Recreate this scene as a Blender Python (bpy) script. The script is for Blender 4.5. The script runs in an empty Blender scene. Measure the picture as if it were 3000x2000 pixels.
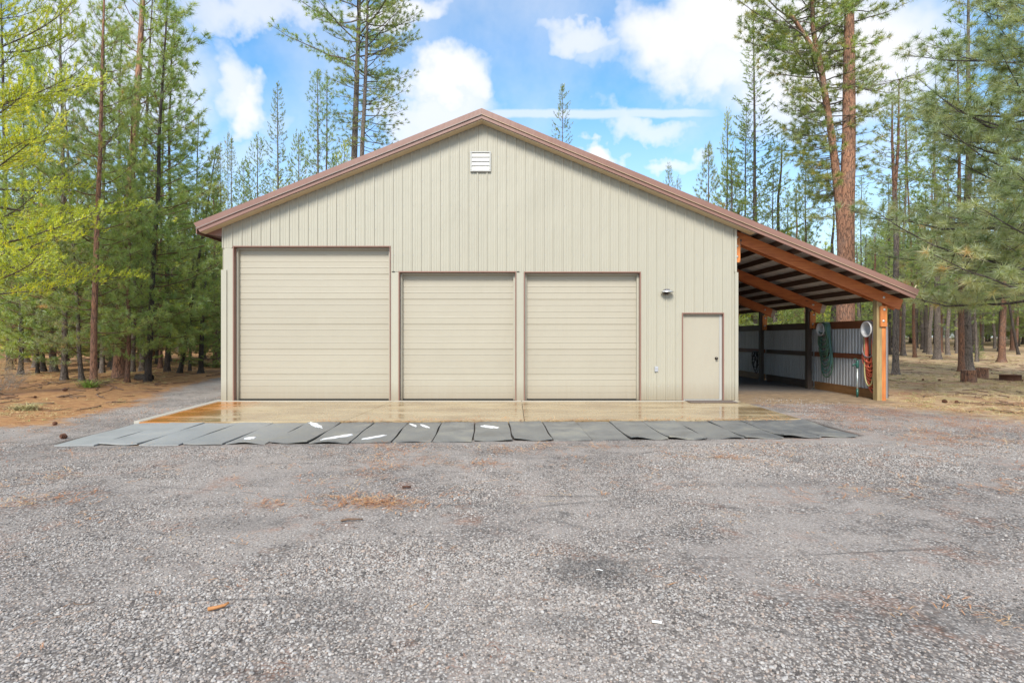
import bpy, math, random
import numpy as np
from mathutils import Vector, Matrix

R = math.radians
sc = bpy.context.scene
COL = sc.collection

# ------------------------------------------------------------------ camera
CAM_H = 1.545
F = 1609.0            # focal length in pixels of the 3000 px wide photograph
cam_d = bpy.data.cameras.new('camera')
cam = bpy.data.objects.new('camera', cam_d)
COL.objects.link(cam)
cam.location = (0, 0, CAM_H)
cam.rotation_euler = (R(90), 0, 0)
cam_d.sensor_width = 36.0
cam_d.lens = 36.0 * F / 3000.0
cam_d.shift_x = 20 / 3000.0
cam_d.shift_y = -14 / 3000.0
cam_d.clip_start = 0.05
cam_d.clip_end = 2000
sc.camera = cam
sc.view_settings.view_transform = 'Standard'
sc.view_settings.look = 'None'
sc.view_settings.gamma = 1
sc.view_settings.use_curve_mapping = False
sc.view_settings.exposure = 0.85
sc.render.engine = 'CYCLES'
sc.cycles.max_bounces = 8
sc.cycles.diffuse_bounces = 6
sc.cycles.denoising_input_passes = 'RGB_ALBEDO_NORMAL'
sc.cycles.denoising_prefilter = 'ACCURATE'
sc.cycles.transparent_max_bounces = 8
sc.cycles.use_denoising = True

# ------------------------------------------------------------------ sun and sky
SUN_EL, SUN_AZ = 42.0, 193.0     # compass: 0 = +Y, clockwise
sd = bpy.data.lights.new('sun', 'SUN')
sd.energy = 2.9
sd.angle = R(20)
sd.color = (1.0, 0.95, 0.86)
sun = bpy.data.objects.new('sun', sd)
COL.objects.link(sun)
_to = Vector((math.sin(R(SUN_AZ)) * math.cos(R(SUN_EL)), math.cos(R(SUN_AZ)) * math.cos(R(SUN_EL)), math.sin(R(SUN_EL))))
sun.rotation_euler = _to.to_track_quat('Z', 'Y').to_euler()

W = bpy.data.worlds.new('World')
sc.world = W
W.use_nodes = True
nt = W.node_tree
nt.nodes.clear()
def N(t, kind, **kw):
    n = t.nodes.new(kind)
    for k, v in kw.items():
        if isinstance(k, str) and hasattr(n, k):
            setattr(n, k, v)
        else:
            n.inputs[k].default_value = v
    return n
def setin(n, **kw):
    for k, v in kw.items():
        n.inputs[k.replace('_', ' ')].default_value = v
    return n
def L(t, a, b): t.links.new(a, b)
def math_(t, op, a, b=None, c=None, clamp=False):
    n = t.nodes.new('ShaderNodeMath'); n.operation = op; n.use_clamp = clamp
    for i, v in enumerate((a, b, c)):
        if v is None: continue
        if isinstance(v, (int, float)): n.inputs[i].default_value = v
        else: t.links.new(v, n.inputs[i])
    return n.outputs[0]
def mixc(t, f, a, b, mode='MIX'):
    n = t.nodes.new('ShaderNodeMix'); n.data_type = 'RGBA'; n.blend_type = mode; n.clamp_factor = True
    for i, v in ((0, f), (6, a), (7, b)):
        if isinstance(v, (int, float)): n.inputs[i].default_value = v
        elif isinstance(v, tuple): n.inputs[i].default_value = v if len(v) == 4 else (*v, 1)
        else: t.links.new(v, n.inputs[i])
    return n.outputs[2]
def noise(t, vec, scale, detail=3, rough=0.55, dist=0.0, dims='3D'):
    n = t.nodes.new('ShaderNodeTexNoise'); n.noise_dimensions = dims
    n.inputs['Scale'].default_value = scale; n.inputs['Detail'].default_value = detail
    n.inputs['Roughness'].default_value = rough; n.inputs['Distortion'].default_value = dist
    if vec is not None: t.links.new(vec, n.inputs['Vector'])
    return n.outputs['Fac'], n.outputs['Color']
def ramp(t, fac, stops, interp='LINEAR'):
    n = t.nodes.new('ShaderNodeValToRGB'); n.color_ramp.interpolation = interp
    e = n.color_ramp.elements
    while len(e) > 1: e.remove(e[0])
    e[0].position = stops[0][0]; e[0].color = (*stops[0][1], 1) if len(stops[0][1]) == 3 else stops[0][1]
    for p, c in stops[1:]:
        x = e.new(p); x.color = (*c, 1) if len(c) == 3 else c
    t.links.new(fac, n.inputs[0])
    return n.outputs[0]
def g(v): return (v, v, v)

sky = nt.nodes.new('ShaderNodeTexSky')
sky.sky_type = 'NISHITA'
sky.sun_disc = False
sky.sun_elevation = R(SUN_EL)
sky.sun_rotation = R(SUN_AZ)
sky.air_density = 1.0
sky.dust_density = 0.3
sky.ozone_density = 2.0
tc = nt.nodes.new('ShaderNodeTexCoord')
dirv = tc.outputs['Generated']
sep = nt.nodes.new('ShaderNodeSeparateXYZ'); L(nt, dirv, sep.inputs[0])
ysafe = math_(nt, 'MAXIMUM', sep.outputs[1], 0.05)
u0 = math_(nt, 'DIVIDE', sep.outputs[0], ysafe)
v0 = math_(nt, 'DIVIDE', sep.outputs[2], ysafe)
_, wc = noise(nt, dirv, 4.5, 5, 0.6)
_, wc2 = noise(nt, dirv, 22, 4, 0.6)
ws = nt.nodes.new('ShaderNodeSeparateXYZ'); L(nt, wc, ws.inputs[0])
ws2 = nt.nodes.new('ShaderNodeSeparateXYZ'); L(nt, wc2, ws2.inputs[0])
def warp(u, k):
    a = math_(nt, 'MULTIPLY_ADD', math_(nt, 'SUBTRACT', ws.outputs[k], 0.5), 0.30, u)
    return math_(nt, 'MULTIPLY_ADD', math_(nt, 'SUBTRACT', ws2.outputs[k], 0.5), 0.065, a)
uu, vv = warp(u0, 0), warp(v0, 1)
# the photograph's clouds, each at its own bearing and height in the sky: (bearing, height, half sizes, strength, softness)
CL = []
def cloud(px, py, rx, ry, s, soft=0.5):
    CL.append(((px - 1480) / F, (986 - py) / F, rx / F, ry / F, s, soft))
cloud(1290, 240, 135, 85, 1.0, .55); cloud(1260, 335, 170, 60, .85, .7); cloud(1370, 260, 75, 80, .9, .5)
cloud(1700, 105, 115, 42, .75, .7); cloud(1770, 130, 60, 50, .5, .8)
cloud(2000, 90, 170, 110, .95, .6); cloud(2150, 40, 160, 130, 1.0, .5); cloud(2120, 180, 110, 80, .9, .7)
cloud(1880, 40, 60, 50, .6, .9); cloud(2420, 150, 330, 230, 1.0, .6)
cloud(1740, 450, 90, 50, 1.0, .4); cloud(1700, 425, 40, 22, .9, .5)
cloud(1900, 335, 100, 38, .7, .8); cloud(2010, 445, 80, 28, .75, .8)
cloud(670, 245, 75, 75, .95, .6); cloud(620, 190, 70, 90, .8, .7); cloud(760, 290, 70, 35, .4, .9)
cloud(1130, 15, 140, 42, .9, .6); cloud(760, 10, 260, 45, .7, .9); cloud(250, 200, 260, 200, .75, .8)
cloud(640, 400, 150, 60, .45, 1.0); cloud(2700, 470, 200, 70, .5, 1.0)
m = None
for (cu, cv, ru, rv, s, soft) in CL:
    du = math_(nt, 'DIVIDE', math_(nt, 'SUBTRACT', uu, cu), ru)
    dv = math_(nt, 'DIVIDE', math_(nt, 'SUBTRACT', vv, cv), rv)
    d2 = math_(nt, 'ADD', math_(nt, 'MULTIPLY', du, du), math_(nt, 'MULTIPLY', dv, dv))
    mr = nt.nodes.new('ShaderNodeMapRange'); mr.interpolation_type = 'SMOOTHSTEP'
    L(nt, d2, mr.inputs[0])
    mr.inputs[1].default_value = 1.3 + soft * 1.8; mr.inputs[2].default_value = max(0.0, .5 - soft)
    mr.inputs[3].default_value = 0; mr.inputs[4].default_value = s
    m = mr.outputs[0] if m is None else math_(nt, 'MAXIMUM', m, mr.outputs[0])
# the long thin vapour streak
vs = math_(nt, 'SUBTRACT', math_(nt, 'MULTIPLY_ADD', math_(nt, 'SUBTRACT', ws2.outputs[2], 0.5), 0.012, v0), (986 - 333) / F)
st = nt.nodes.new('ShaderNodeMapRange'); st.interpolation_type = 'SMOOTHSTEP'
L(nt, math_(nt, 'ABSOLUTE', vs), st.inputs[0]); st.inputs[1].default_value = 0.013; st.inputs[2].default_value = 0.004
st.inputs[3].default_value = 0; st.inputs[4].default_value = .62
sw = nt.nodes.new('ShaderNodeMapRange'); L(nt, math_(nt, 'ABSOLUTE', math_(nt, 'SUBTRACT', u0, 0.16)), sw.inputs[0])
sw.inputs[1].default_value = .27; sw.inputs[2].default_value = .18; sw.inputs[3].default_value = 0; sw.inputs[4].default_value = 1
m = math_(nt, 'MAXIMUM', m, math_(nt, 'MULTIPLY', st.outputs[0], sw.outputs[0]))
# thin veil everywhere, and broken cloud over the rest of the dome
nf, _ = noise(nt, dirv, 3.0, 6, 0.58)
veil = nt.nodes.new('ShaderNodeMapRange'); L(nt, nf, veil.inputs[0])
veil.inputs[1].default_value = .38; veil.inputs[2].default_value = .75; veil.inputs[3].default_value = 0.0; veil.inputs[4].default_value = .55
m = math_(nt, 'MAXIMUM', m, veil.outputs[0])
back = nt.nodes.new('ShaderNodeMapRange'); L(nt, nf, back.inputs[0]); back.interpolation_type = 'SMOOTHSTEP'
back.inputs[1].default_value = .44; back.inputs[2].default_value = .56; back.inputs[3].default_value = 0; back.inputs[4].default_value = 1
outside = nt.nodes.new('ShaderNodeMapRange'); outside.interpolation_type = 'SMOOTHSTEP'
L(nt, sep.outputs[1], outside.inputs[0]); outside.inputs[1].default_value = .62; outside.inputs[2].default_value = .4
outside.inputs[3].default_value = 0; outside.inputs[4].default_value = 1
m = math_(nt, 'MAXIMUM', m, math_(nt, 'MULTIPLY', back.outputs[0], outside.outputs[0]))
# towards the horizon the air whitens
hz = nt.nodes.new('ShaderNodeMapRange'); L(nt, sep.outputs[2], hz.inputs[0])
hz.inputs[1].default_value = .42; hz.inputs[2].default_value = 0.02; hz.inputs[3].default_value = 0; hz.inputs[4].default_value = .80
m = math_(nt, 'MAXIMUM', m, hz.outputs[0])
skyc = mixc(nt, 1.0, sky.outputs[0], (.72, 1.32, 1.52), 'MULTIPLY')
clc = mixc(nt, ws.outputs[2], (5.4, 5.5, 5.9), (6.5, 6.4, 6.35))
final = mixc(nt, m, skyc, clc)
bg = nt.nodes.new('ShaderNodeBackground'); bg.inputs[1].default_value = 0.1
wo = nt.nodes.new('ShaderNodeOutputWorld')
L(nt, final, bg.inputs[0]); L(nt, bg.outputs[0], wo.inputs[0])

# ------------------------------------------------------------------ helpers
def P(px, py, z=0.0):
    """ground point seen at a pixel of the 3000 x 2000 photograph"""
    Y = F * (CAM_H - z) / (py - 986.0)
    return (px - 1480) / F * Y, Y
def XZ(px, py, Y):
    return (px - 1480) / F * Y, CAM_H + (986 - py) / F * Y

def tag(o, label=None, cat=None, group=None, kind=None):
    if label: o['label'] = label
    if cat: o['category'] = cat
    if group: o['group'] = group
    if kind: o['kind'] = kind
    return o
def empty(name, loc=(0, 0, 0), rz=0, parent=None):
    o = bpy.data.objects.new(name, None); COL.objects.link(o)
    o.location = loc; o.rotation_euler = (0, 0, rz); o.empty_display_size = .2
    if parent: o.parent = parent
    return o
def link(name, me, parent=None, loc=(0, 0, 0), rot=(0, 0, 0)):
    o = bpy.data.objects.new(name, me); COL.objects.link(o)
    o.location = loc; o.rotation_euler = rot
    if parent: o.parent = parent
    return o
def copy_tree(o, parent=None):
    c = o.copy(); COL.objects.link(c); c.parent = parent
    for ch in o.children: copy_tree(ch, c)
    return c

class MB:
    """collects boxes, prisms, tubes and strips into one mesh"""
    def __init__(s): s.v = []; s.f = []; s.sm = []; s.mi = []; s.m = 0
    def add(s, vs, fs, smooth=False):
        b = len(s.v); s.v += [tuple(p) for p in vs]
        for f in fs: s.f.append(tuple(i + b for i in f)); s.sm.append(smooth); s.mi.append(s.m)
        return s
    def box(s, x0, x1, y0, y1, z0, z1, bev=0.0):
        if bev > 0:
            # chamfered box: three nested rings
            b = bev; V = []; Fc = []
            for (zz, k) in ((z0, b), (z0 + b, 0), (z1 - b, 0), (z1, b)):
                V += [(x0 + k, y0 + k, zz), (x1 - k, y0 + k, zz), (x1 - k, y1 - k, zz), (x0 + k, y1 - k, zz)]
            for r in range(3):
                for i in range(4):
                    j = (i + 1) % 4
                    Fc.append((r * 4 + i, r * 4 + j, r * 4 + 4 + j, r * 4 + 4 + i))
            Fc += [(3, 2, 1, 0), (12, 13, 14, 15)]
            return s.add(V, Fc)
        V = [(x0, y0, z0), (x1, y0, z0), (x1, y1, z0), (x0, y1, z0), (x0, y0, z1), (x1, y0, z1), (x1, y1, z1), (x0, y1, z1)]
        return s.add(V, [(0, 1, 5, 4), (1, 2, 6, 5), (2, 3, 7, 6), (3, 0, 4, 7), (4, 5, 6, 7), (3, 2, 1, 0)])
    def prism(s, poly, y0, y1):
        """polygon in x,z (counter-clockwise seen from the front) pushed from y0 to y1"""
        n = len(poly)
        V = [(x, y0, z) for x, z in poly] + [(x, y1, z) for x, z in poly]
        Fc = [tuple(range(n)), tuple(range(2 * n - 1, n - 1, -1))]
        for i in range(n):
            j = (i + 1) % n
            Fc.append((i, i + n, j + n, j))
        return s.add(V, Fc)
    def tube(s, pts, rad, n=8, cap=True, smooth=True, closed=False):
        pts = [Vector(p) for p in pts]; k = len(pts)
        if not hasattr(rad, '__len__'): rad = [rad] * k
        V = []; Fc = []; ref = None
        for i, p in enumerate(pts):
            if closed: t = pts[(i + 1) % k] - pts[i - 1]
            else: t = pts[min(i + 1, k - 1)] - pts[max(i - 1, 0)]
            t.normalize()
            if ref is None: ref = Vector((0, 0, 1)) if abs(t.z) < .9 else Vector((1, 0, 0))
            a = t.cross(ref).normalized(); b = t.cross(a).normalized(); ref = -b if False else (a.cross(t))
            for j in range(n):
                w = 2 * math.pi * j / n
                V.append(p + (a * math.cos(w) + b * math.sin(w)) * rad[i])
        kk = k if closed else k - 1
        for i in range(kk):
            i2 = (i + 1) % k
            for j in range(n):
                j2 = (j + 1) % n
                Fc.append((i * n + j, i * n + j2, i2 * n + j2, i2 * n + j))
        s.add(V, Fc, smooth)
        if cap and not closed:
            b = len(s.v) - len(V)
            s.f.append(tuple(b + j for j in range(n - 1, -1, -1))); s.sm.append(False); s.mi.append(s.m)
            s.f.append(tuple(b + (k - 1) * n + j for j in range(n))); s.sm.append(False); s.mi.append(s.m)
        return s
    def lathe(s, prof, c=(0, 0, 0), axis='Z', n=24, smooth=True):
        V = []; Fc = []
        for r, h in prof:
            for j in range(n):
                w = 2 * math.pi * j / n; a, b = r * math.cos(w), r * math.sin(w)
                if axis == 'Z': q = (a, b, h)
                elif axis == 'X': q = (h, a, b)
                else: q = (b, h, a)
                V.append((q[0] + c[0], q[1] + c[1], q[2] + c[2]))
        for i in range(len(prof) - 1):
            for j in range(n):
                j2 = (j + 1) % n
                Fc.append((i * n + j, i * n + j2, (i + 1) * n + j2, (i + 1) * n + j))
        return s.add(V, Fc, smooth)
    def mesh(s, name, *mats):
        me = bpy.data.meshes.new(name); me.from_pydata(s.v, [], s.f)
        for m_ in mats: me.materials.append(m_)
        me.polygons.foreach_set('use_smooth', s.sm)
        if len(mats) > 1: me.polygons.foreach_set('material_index', s.mi)
        me.update(); return me
    def build(s, name, mats, parent=None, loc=(0, 0, 0), rot=(0, 0, 0)):
        if not isinstance(mats, (list, tuple)): mats = [mats]
        return link(name, s.mesh(name, *mats), parent, loc, rot)

# ------------------------------------------------------------------ materials
def mat(name):
    m_ = bpy.data.materials.new(name); m_.use_nodes = True
    t = m_.node_tree; b = t.nodes['Principled BSDF']
    return m_, t, b
def pos(t, obj=False):
    if obj: return t.nodes.new('ShaderNodeTexCoord').outputs['Object']
    return t.nodes.new('ShaderNodeNewGeometry').outputs['Position']
def scaled(t, v, s3):
    n = t.nodes.new('ShaderNodeMapping'); n.inputs['Scale'].default_value = s3; t.links.new(v, n.inputs[0]); return n.outputs[0]
def bump(t, b, h, strength, dist=0.01):
    n = t.nodes.new('ShaderNodeBump'); n.inputs['Strength'].default_value = strength; n.inputs['Distance'].default_value = dist
    t.links.new(h, n.inputs['Height']); t.links.new(n.outputs[0], b.inputs['Normal'])
def damp(t, p):
    """where the drive is darker: a dip, old wheel lines and damp streaks"""
    n1, _ = noise(t, scaled(t, p, (1, 1.5, 1)), 13, 5, .75)
    sp_ = t.nodes.new('ShaderNodeSeparateXYZ'); L(t, p, sp_.inputs[0])
    m_ = None
    for (cx, cy, rx_, ry_, s_) in [(.63, 3.74, .34, .26, .75), (-1.05, 3.3, .35, .16, .4), (-1.0, 3.02, .3, .08, .35), (.33, 3.05, .25, .10, .5), (-2.3, 4.7, .5, .22, .4), (2.9, 3.1, .8, .16, .4), (-3.6, 2.9, .5, .2, .35), (2.6, 5.9, .7, .12, .3), (-.4, 5.2, .3, .12, .35), (1.4, 8.0, .9, .2, .2)]:
        dx = math_(t, 'DIVIDE', math_(t, 'SUBTRACT', sp_.outputs[0], cx), rx_); dy = math_(t, 'DIVIDE', math_(t, 'SUBTRACT', sp_.outputs[1], cy), ry_)
        d_ = math_(t, 'ADD', math_(t, 'MULTIPLY', dx, dx), math_(t, 'MULTIPLY', dy, dy))
        d_ = math_(t, 'MULTIPLY_ADD', math_(t, 'SUBTRACT', n1, .5), 5.0, d_)
        mr_ = t.nodes.new('ShaderNodeMapRange'); L(t, d_, mr_.inputs[0]); mr_.inputs[1].default_value = 1.7; mr_.inputs[2].default_value = -.6; mr_.inputs[3].default_value = 0; mr_.inputs[4].default_value = s_
        m_ = mr_.outputs[0] if m_ is None else math_(t, 'MAXIMUM', m_, mr_.outputs[0])
    # thin wandering wheel lines
    ln, _ = noise(t, scaled(t, p, (.16, .62, 1)), 1.0, 2, .4)
    rd = math_(t, 'ABSOLUTE', math_(t, 'SUBTRACT', ln, .5))
    n3, _ = noise(t, p, 1.1, 3)
    lm = t.nodes.new('ShaderNodeMapRange'); L(t, math_(t, 'MULTIPLY_ADD', n1, .004, rd), lm.inputs[0]); lm.inputs[1].default_value = .0075; lm.inputs[2].default_value = .002; lm.inputs[3].default_value = 0; lm.inputs[4].default_value = 1
    g_ = ramp(t, n3, [(.46, g(0)), (.58, g(.6))])
    return math_(t, 'MAXIMUM', m_, math_(t, 'MULTIPLY', lm.outputs[0], g_))
def objrand(t): return t.nodes.new('ShaderNodeObjectInfo').outputs['Random']

def painted(name, col, rough=.42, var=.08, streak=.06, dirt=None, metal=0.0):
    m_, t, b = mat(name); p = pos(t)
    f1, _ = noise(t, p, 1.3, 4); f2, _ = noise(t, scaled(t, p, (14, 14, .8)), 1, 4, .65)
    f3, _ = noise(t, p, 60, 2)
    k = math_(t, 'ADD', math_(t, 'MULTIPLY', math_(t, 'SUBTRACT', f1, .5), var * 2), math_(t, 'MULTIPLY', math_(t, 'SUBTRACT', f2, .5), streak * 2))
    k = math_(t, 'ADD', k, math_(t, 'MULTIPLY', math_(t, 'SUBTRACT', objrand(t), .5), .12))
    lo = tuple(c * .8 for c in col); hi = tuple(min(1, c * 1.12) for c in col)
    c = ramp(t, math_(t, 'ADD', k, .5), [(0.2, lo), (.5, col), (.85, hi)])
    if dirt:
        sp = t.nodes.new('ShaderNodeSeparateXYZ'); L(t, p, sp.inputs[0])
        mr = t.nodes.new('ShaderNodeMapRange'); L(t, math_(t, 'ADD', sp.outputs[2], math_(t, 'MULTIPLY', f2, -.25)), mr.inputs[0])
        mr.inputs[1].default_value = .34; mr.inputs[2].default_value = -.14; mr.inputs[3].default_value = 0; mr.inputs[4].default_value = .8
        c = mixc(t, mr.outputs[0], c, tuple(x * .8 for x in dirt))
    L(t, c, b.inputs['Base Color'])
    L(t, math_(t, 'MULTIPLY_ADD', f1, .18, rough - .09), b.inputs['Roughness'])
    b.inputs['Metallic'].default_value = metal
    f4, _ = noise(t, scaled(t, p, (1.6, 1.6, .5)), 1.6, 3)
    bump(t, b, math_(t, 'MULTIPLY_ADD', f4, 8.0, math_(t, 'MULTIPLY', f3, .1)), .25, .01)
    return m_
M = {}
M['cream'] = painted('cream_sheet_paint', (.385, .360, .288), .4, .05, .05, (.30, .24, .16))
M['door_cream'] = painted('door_cream_paint', (.385, .348, .275), .45, .04, .02, (.38, .31, .22))
M['trim_cream'] = painted('trim_cream_paint', (.395, .372, .300), .4, .04, .05, (.32, .26, .18))
M['soffit'] = painted('soffit_paint', (.60, .48, .31), .5, .04, .03)
M['brown'] = painted('brown_trim_paint', (.235, .125, .095), .36, .07, .05)
M['brown_dark'] = painted('dark_brown_trim_paint', (.16, .085, .062), .4, .08, .05)
M['white'] = painted('white_paint', (.41, .405, .38), .4, .04, .03)
M['galv'] = None

def galv(name, col, rough, metal=.55):
    m_, t, b = mat(name); p = pos(t)
    vo = t.nodes.new('ShaderNodeTexVoronoi'); vo.inputs['Scale'].default_value = 55; L(t, p, vo.inputs[0])
    f, _ = noise(t, scaled(t, p, (3, 3, .5)), 1.5, 4)
    c = mixc(t, vo.outputs['Color'], tuple(x * .85 for x in col), col)
    c = mixc(t, math_(t, 'MULTIPLY', f, .5), c, (.22, .22, .21))
    L(t, c, b.inputs['Base Color']); b.inputs['Metallic'].default_value = metal
    L(t, math_(t, 'MULTIPLY_ADD', vo.outputs['Distance'], .2, rough), b.inputs['Roughness'])
    return m_
M['galv'] = galv('galvanised_sheet', (.74, .75, .77), .4, .45)
M['galv_roof'] = galv('galvanised_roof_underside', (.82, .80, .78), .6, .0)
M['bolt'] = galv('bolt_metal', (.8, .8, .78), .3)

def wood(name, ca, cb, axis, rough=.6, knots=True, grime=.0):
    m_, t, b = mat(name); p = pos(t, True)
    s = {'X': (.9, 16, 16), 'Y': (16, .9, 16), 'Z': (16, 16, .9)}[axis]
    off = t.nodes.new('ShaderNodeVectorMath'); off.operation = 'ADD'
    cx = t.nodes.new('ShaderNodeCombineXYZ'); rr = objrand(t)
    L(t, math_(t, 'MULTIPLY', rr, 17), cx.inputs[0]); L(t, math_(t, 'MULTIPLY', rr, 31), cx.inputs[1]); L(t, math_(t, 'MULTIPLY', rr, 7), cx.inputs[2])
    L(t, p, off.inputs[0]); L(t, cx.outputs[0], off.inputs[1]); q = off.outputs[0]
    f1, _ = noise(t, scaled(t, q, s), 2.0, 5, .6, .6)
    f2, _ = noise(t, scaled(t, q, tuple(x * 4 for x in s)), 2.0, 3, .6)
    f3, _ = noise(t, q, 1.6, 3)
    c = ramp(t, f1, [(.3, ca), (.5, tuple((a + b_) / 2 for a, b_ in zip(ca, cb))), (.72, cb)])
    c = mixc(t, math_(t, 'MULTIPLY', f2, .35), c, tuple(x * .45 for x in ca))
    c = mixc(t, ramp(t, f3, [(.45, g(0)), (.75, g(.45))]), c, tuple(x * .5 for x in ca))
    if knots:
        vo = t.nodes.new('ShaderNodeTexVoronoi'); vo.inputs['Scale'].default_value = 1.0
        L(t, scaled(t, q, tuple(min(x, 6) * .9 + .9 for x in s)), vo.inputs[0])
        c = mixc(t, ramp(t, vo.outputs['Distance'], [(.05, g(.85)), (.13, g(0))]), c, (.045, .02, .012))
    L(t, c, b.inputs['Base Color']); b.inputs['Roughness'].default_value = rough
    bump(t, b, f2, .25, .003)
    return m_
M['wood_x'] = wood('stained_rafter_wood', (.42, .10, .03), (.68, .23, .06), 'X')
M['wood_z'] = wood('stained_block_wood', (.50, .14, .035), (.78, .30, .075), 'Z')
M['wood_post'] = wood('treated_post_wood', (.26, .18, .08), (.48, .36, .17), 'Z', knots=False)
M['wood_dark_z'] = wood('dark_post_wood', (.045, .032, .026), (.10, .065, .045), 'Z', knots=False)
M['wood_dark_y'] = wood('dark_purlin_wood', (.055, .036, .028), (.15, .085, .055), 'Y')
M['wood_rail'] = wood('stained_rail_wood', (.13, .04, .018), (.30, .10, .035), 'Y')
M['wood_low'] = wood('kickboard_wood', (.20, .09, .03), (.40, .20, .07), 'Y')
M['wood_pale'] = wood('sun_bleached_end_wood', (.33, .27, .22), (.5, .42, .34), 'X', knots=False)

def plain(name, col, rough=.5, metal=0.0, var=.15, sc_=30):
    m_, t, b = mat(name); p = pos(t, True)
    f, _ = noise(t, p, sc_, 3)
    c = mixc(t, f, tuple(x * (1 - var) for x in col), tuple(min(1, x * (1 + var)) for x in col))
    L(t, c, b.inputs['Base Color']); b.inputs['Roughness'].default_value = rough; b.inputs['Metallic'].default_value = metal
    bump(t, b, f, .1, .002)
    return m_
M['black'] = plain('black_rubber_seal', (.025, .025, .025), .6)
M['knob'] = plain('dark_bronze', (.06, .05, .045), .3, .8)
M['gray_box'] = plain('gray_outlet_plastic', (.38, .39, .42), .4)
M['hose_green'] = plain('green_hose', (.075, .15, .095), .4)
M['hose_teal'] = plain('teal_hose', (.09, .19, .17), .4)
M['hose_red'] = plain('red_hose', (.56, .11, .055), .45)
M['hose_olive'] = plain('olive_hose', (.38, .32, .14), .4)
M['hose_grey'] = plain('grey_hose', (.16, .14, .15), .4)
M['hose_black'] = plain('black_strap', (.02, .02, .025), .45)
M['plastic'] = plain('hanger_plastic', (.50, .485, .48), .35, 0, .06)
M['hydrant'] = plain('hydrant_green_paint', (.02, .09, .07), .35)
M['pipe'] = plain('hydrant_pipe', (.5, .53, .5), .35, .7)
M['rust'] = plain('rusty_steel', (.12, .06, .04), .7, .4, .4, 12)
M['cone'] = plain('pine_cone_scales', (.13, .055, .03), .8, 0, .4, 60)
M['twig'] = plain('twig_bark', (.16, .10, .065), .9, 0, .4, 40)
M['chip'] = plain('orange_bark_chip', (.42, .19, .07), .8, 0, .3, 40)
M['scrap'] = plain('white_scrap', (.8, .8, .78), .5, 0, .05)
M['mat_white'] = plain('white_mat_patch', (.82, .82, .83), .35, 0, .06, 9)

# ------------------------------------------------------------------ the metal shed
shed = empty('metal_shed', (-.6, 13.3, 0))
tag(shed, 'cream ribbed metal shed with three roll-up doors and an open timber lean-to', 'shed')
YW = 13.30                    # face of the gable wall
def w(o):                     # children keep world coordinates
    o.matrix_parent_inverse = Matrix.Translation((.6, -13.3, 0)); return o
AX = -.555                    # ridge
XL, XR = -6.85, 5.60          # wall corners
TL, TR = -7.36, 9.78          # roof tips
SL, SR = .3985, .4145
def rt(x): return 6.925 - (AX - x) * SL if x < AX else 6.925 - (x - AX) * SR
SOF = .235
def part(mb, name, m_, parent=shed):
    o = mb.build(name, m_, parent)
    if parent is shed: w(o)
    return o
# openings (x0, x1, top)
BIG = (-6.566, -2.785, 3.722); MID = (-2.565, .253, 3.109); RGT = (.467, 3.265, 3.10); WALK = (4.287, 5.277, 2.11)
# profile of the sheet over one 9 inch pitch: (offset, how far proud)
PITCH = .2286
prof = [(0, .0), (.010, .022), (.036, .022), (.046, 0), (.098, 0), (.103, .005), (.115, .005), (.120, 0), (.155, 0), (.160, .005), (.172, .005), (.177, 0)]
def zlow(x, side):
    """lower end of the siding at x (side -1 / +1: just left or right of x)"""
    x += side * 1e-5
    if x < BIG[0]: return 3.690
    if x < BIG[1]: return BIG[2]
    if x < -2.72: return 3.11
    if x < MID[0]: return 3.118
    if x < MID[1]: return MID[2]
    if x < RGT[0]: return 3.114
    if x < RGT[1]: return RGT[2]
    if x < WALK[0]: return 0.012
    if x < WALK[1]: return WALK[2]
    return 0.012
brks = [BIG[0], BIG[1], -2.72, MID[0], MID[1], RGT[0], RGT[1], WALK[0], WALK[1], AX]
def siding(x0, x1, offs):
    xs = []
    k0 = int(math.floor((x0 - offs) / PITCH)) - 1
    for k in range(k0, k0 + 8):
        for (dx, h) in prof:
            xx = offs + k * PITCH + dx
            if x0 < xx < x1: xs.append((xx, h))
    def hat(x):
        q = ((x - offs) % PITCH)
        pr = prof + [(PITCH, 0)]
        for (a, ha), (b, hb) in zip(pr, pr[1:]):
            if a <= q <= b: return ha + (hb - ha) * (q - a) / max(1e-9, b - a)
        return 0
    for bx in brks:
        if x0 < bx < x1: xs.append((bx, hat(bx)))
    xs += [(x0, hat(x0)), (x1, hat(x1))]
    xs = sorted(set(xs))
    mb = MB()
    for (a, ha), (b, hb) in zip(xs, xs[1:]):
        za, zb = zlow(a, 1), zlow(b, -1)
        ya, yb = YW - ha, YW - hb
        mb.add([(a, ya, za), (b, yb, zb), (b, yb, rt(b) - SOF + .02), (a, ya, rt(a) - SOF + .02)], [(0, 1, 2, 3)])
        mb.add([(a, ya, za), (b, yb, zb), (b, YW + .02, zb), (a, YW + .02, za)], [(3, 2, 1, 0)])
    return mb
OFF = XL + .215
x = XL
edges = [XL]
k = 0
while edges[-1] < XR - .05:
    e = OFF + .046 + PITCH * 4 * k + PITCH * 3
    k += 1
    edges.append(min(e, XR - .02))
for a, b in zip(edges, edges[1:]):
    part(siding(a, b, OFF), 'siding_panel', M['cream'])
# screws, in rows
sm = MB()
for zr in (.35, 1.0, 1.62, 2.28, 2.95, 3.52, 4.15, 4.72, 5.33, 5.9):
    k = 0
    xx = OFF + .066
    while xx < XR - .05:
        if zlow(xx, 1) + .04 < zr < rt(xx) - SOF - .05 and not (zr < 3.1 and -.9 < xx < -.3):
            sm.box(xx - .007, xx + .007, YW - .007, YW + .001, zr - .007, zr + .007)
        xx += PITCH
o = part(sm, 'screws', M['gray_box']); o['kind'] = 'stuff'
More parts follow.
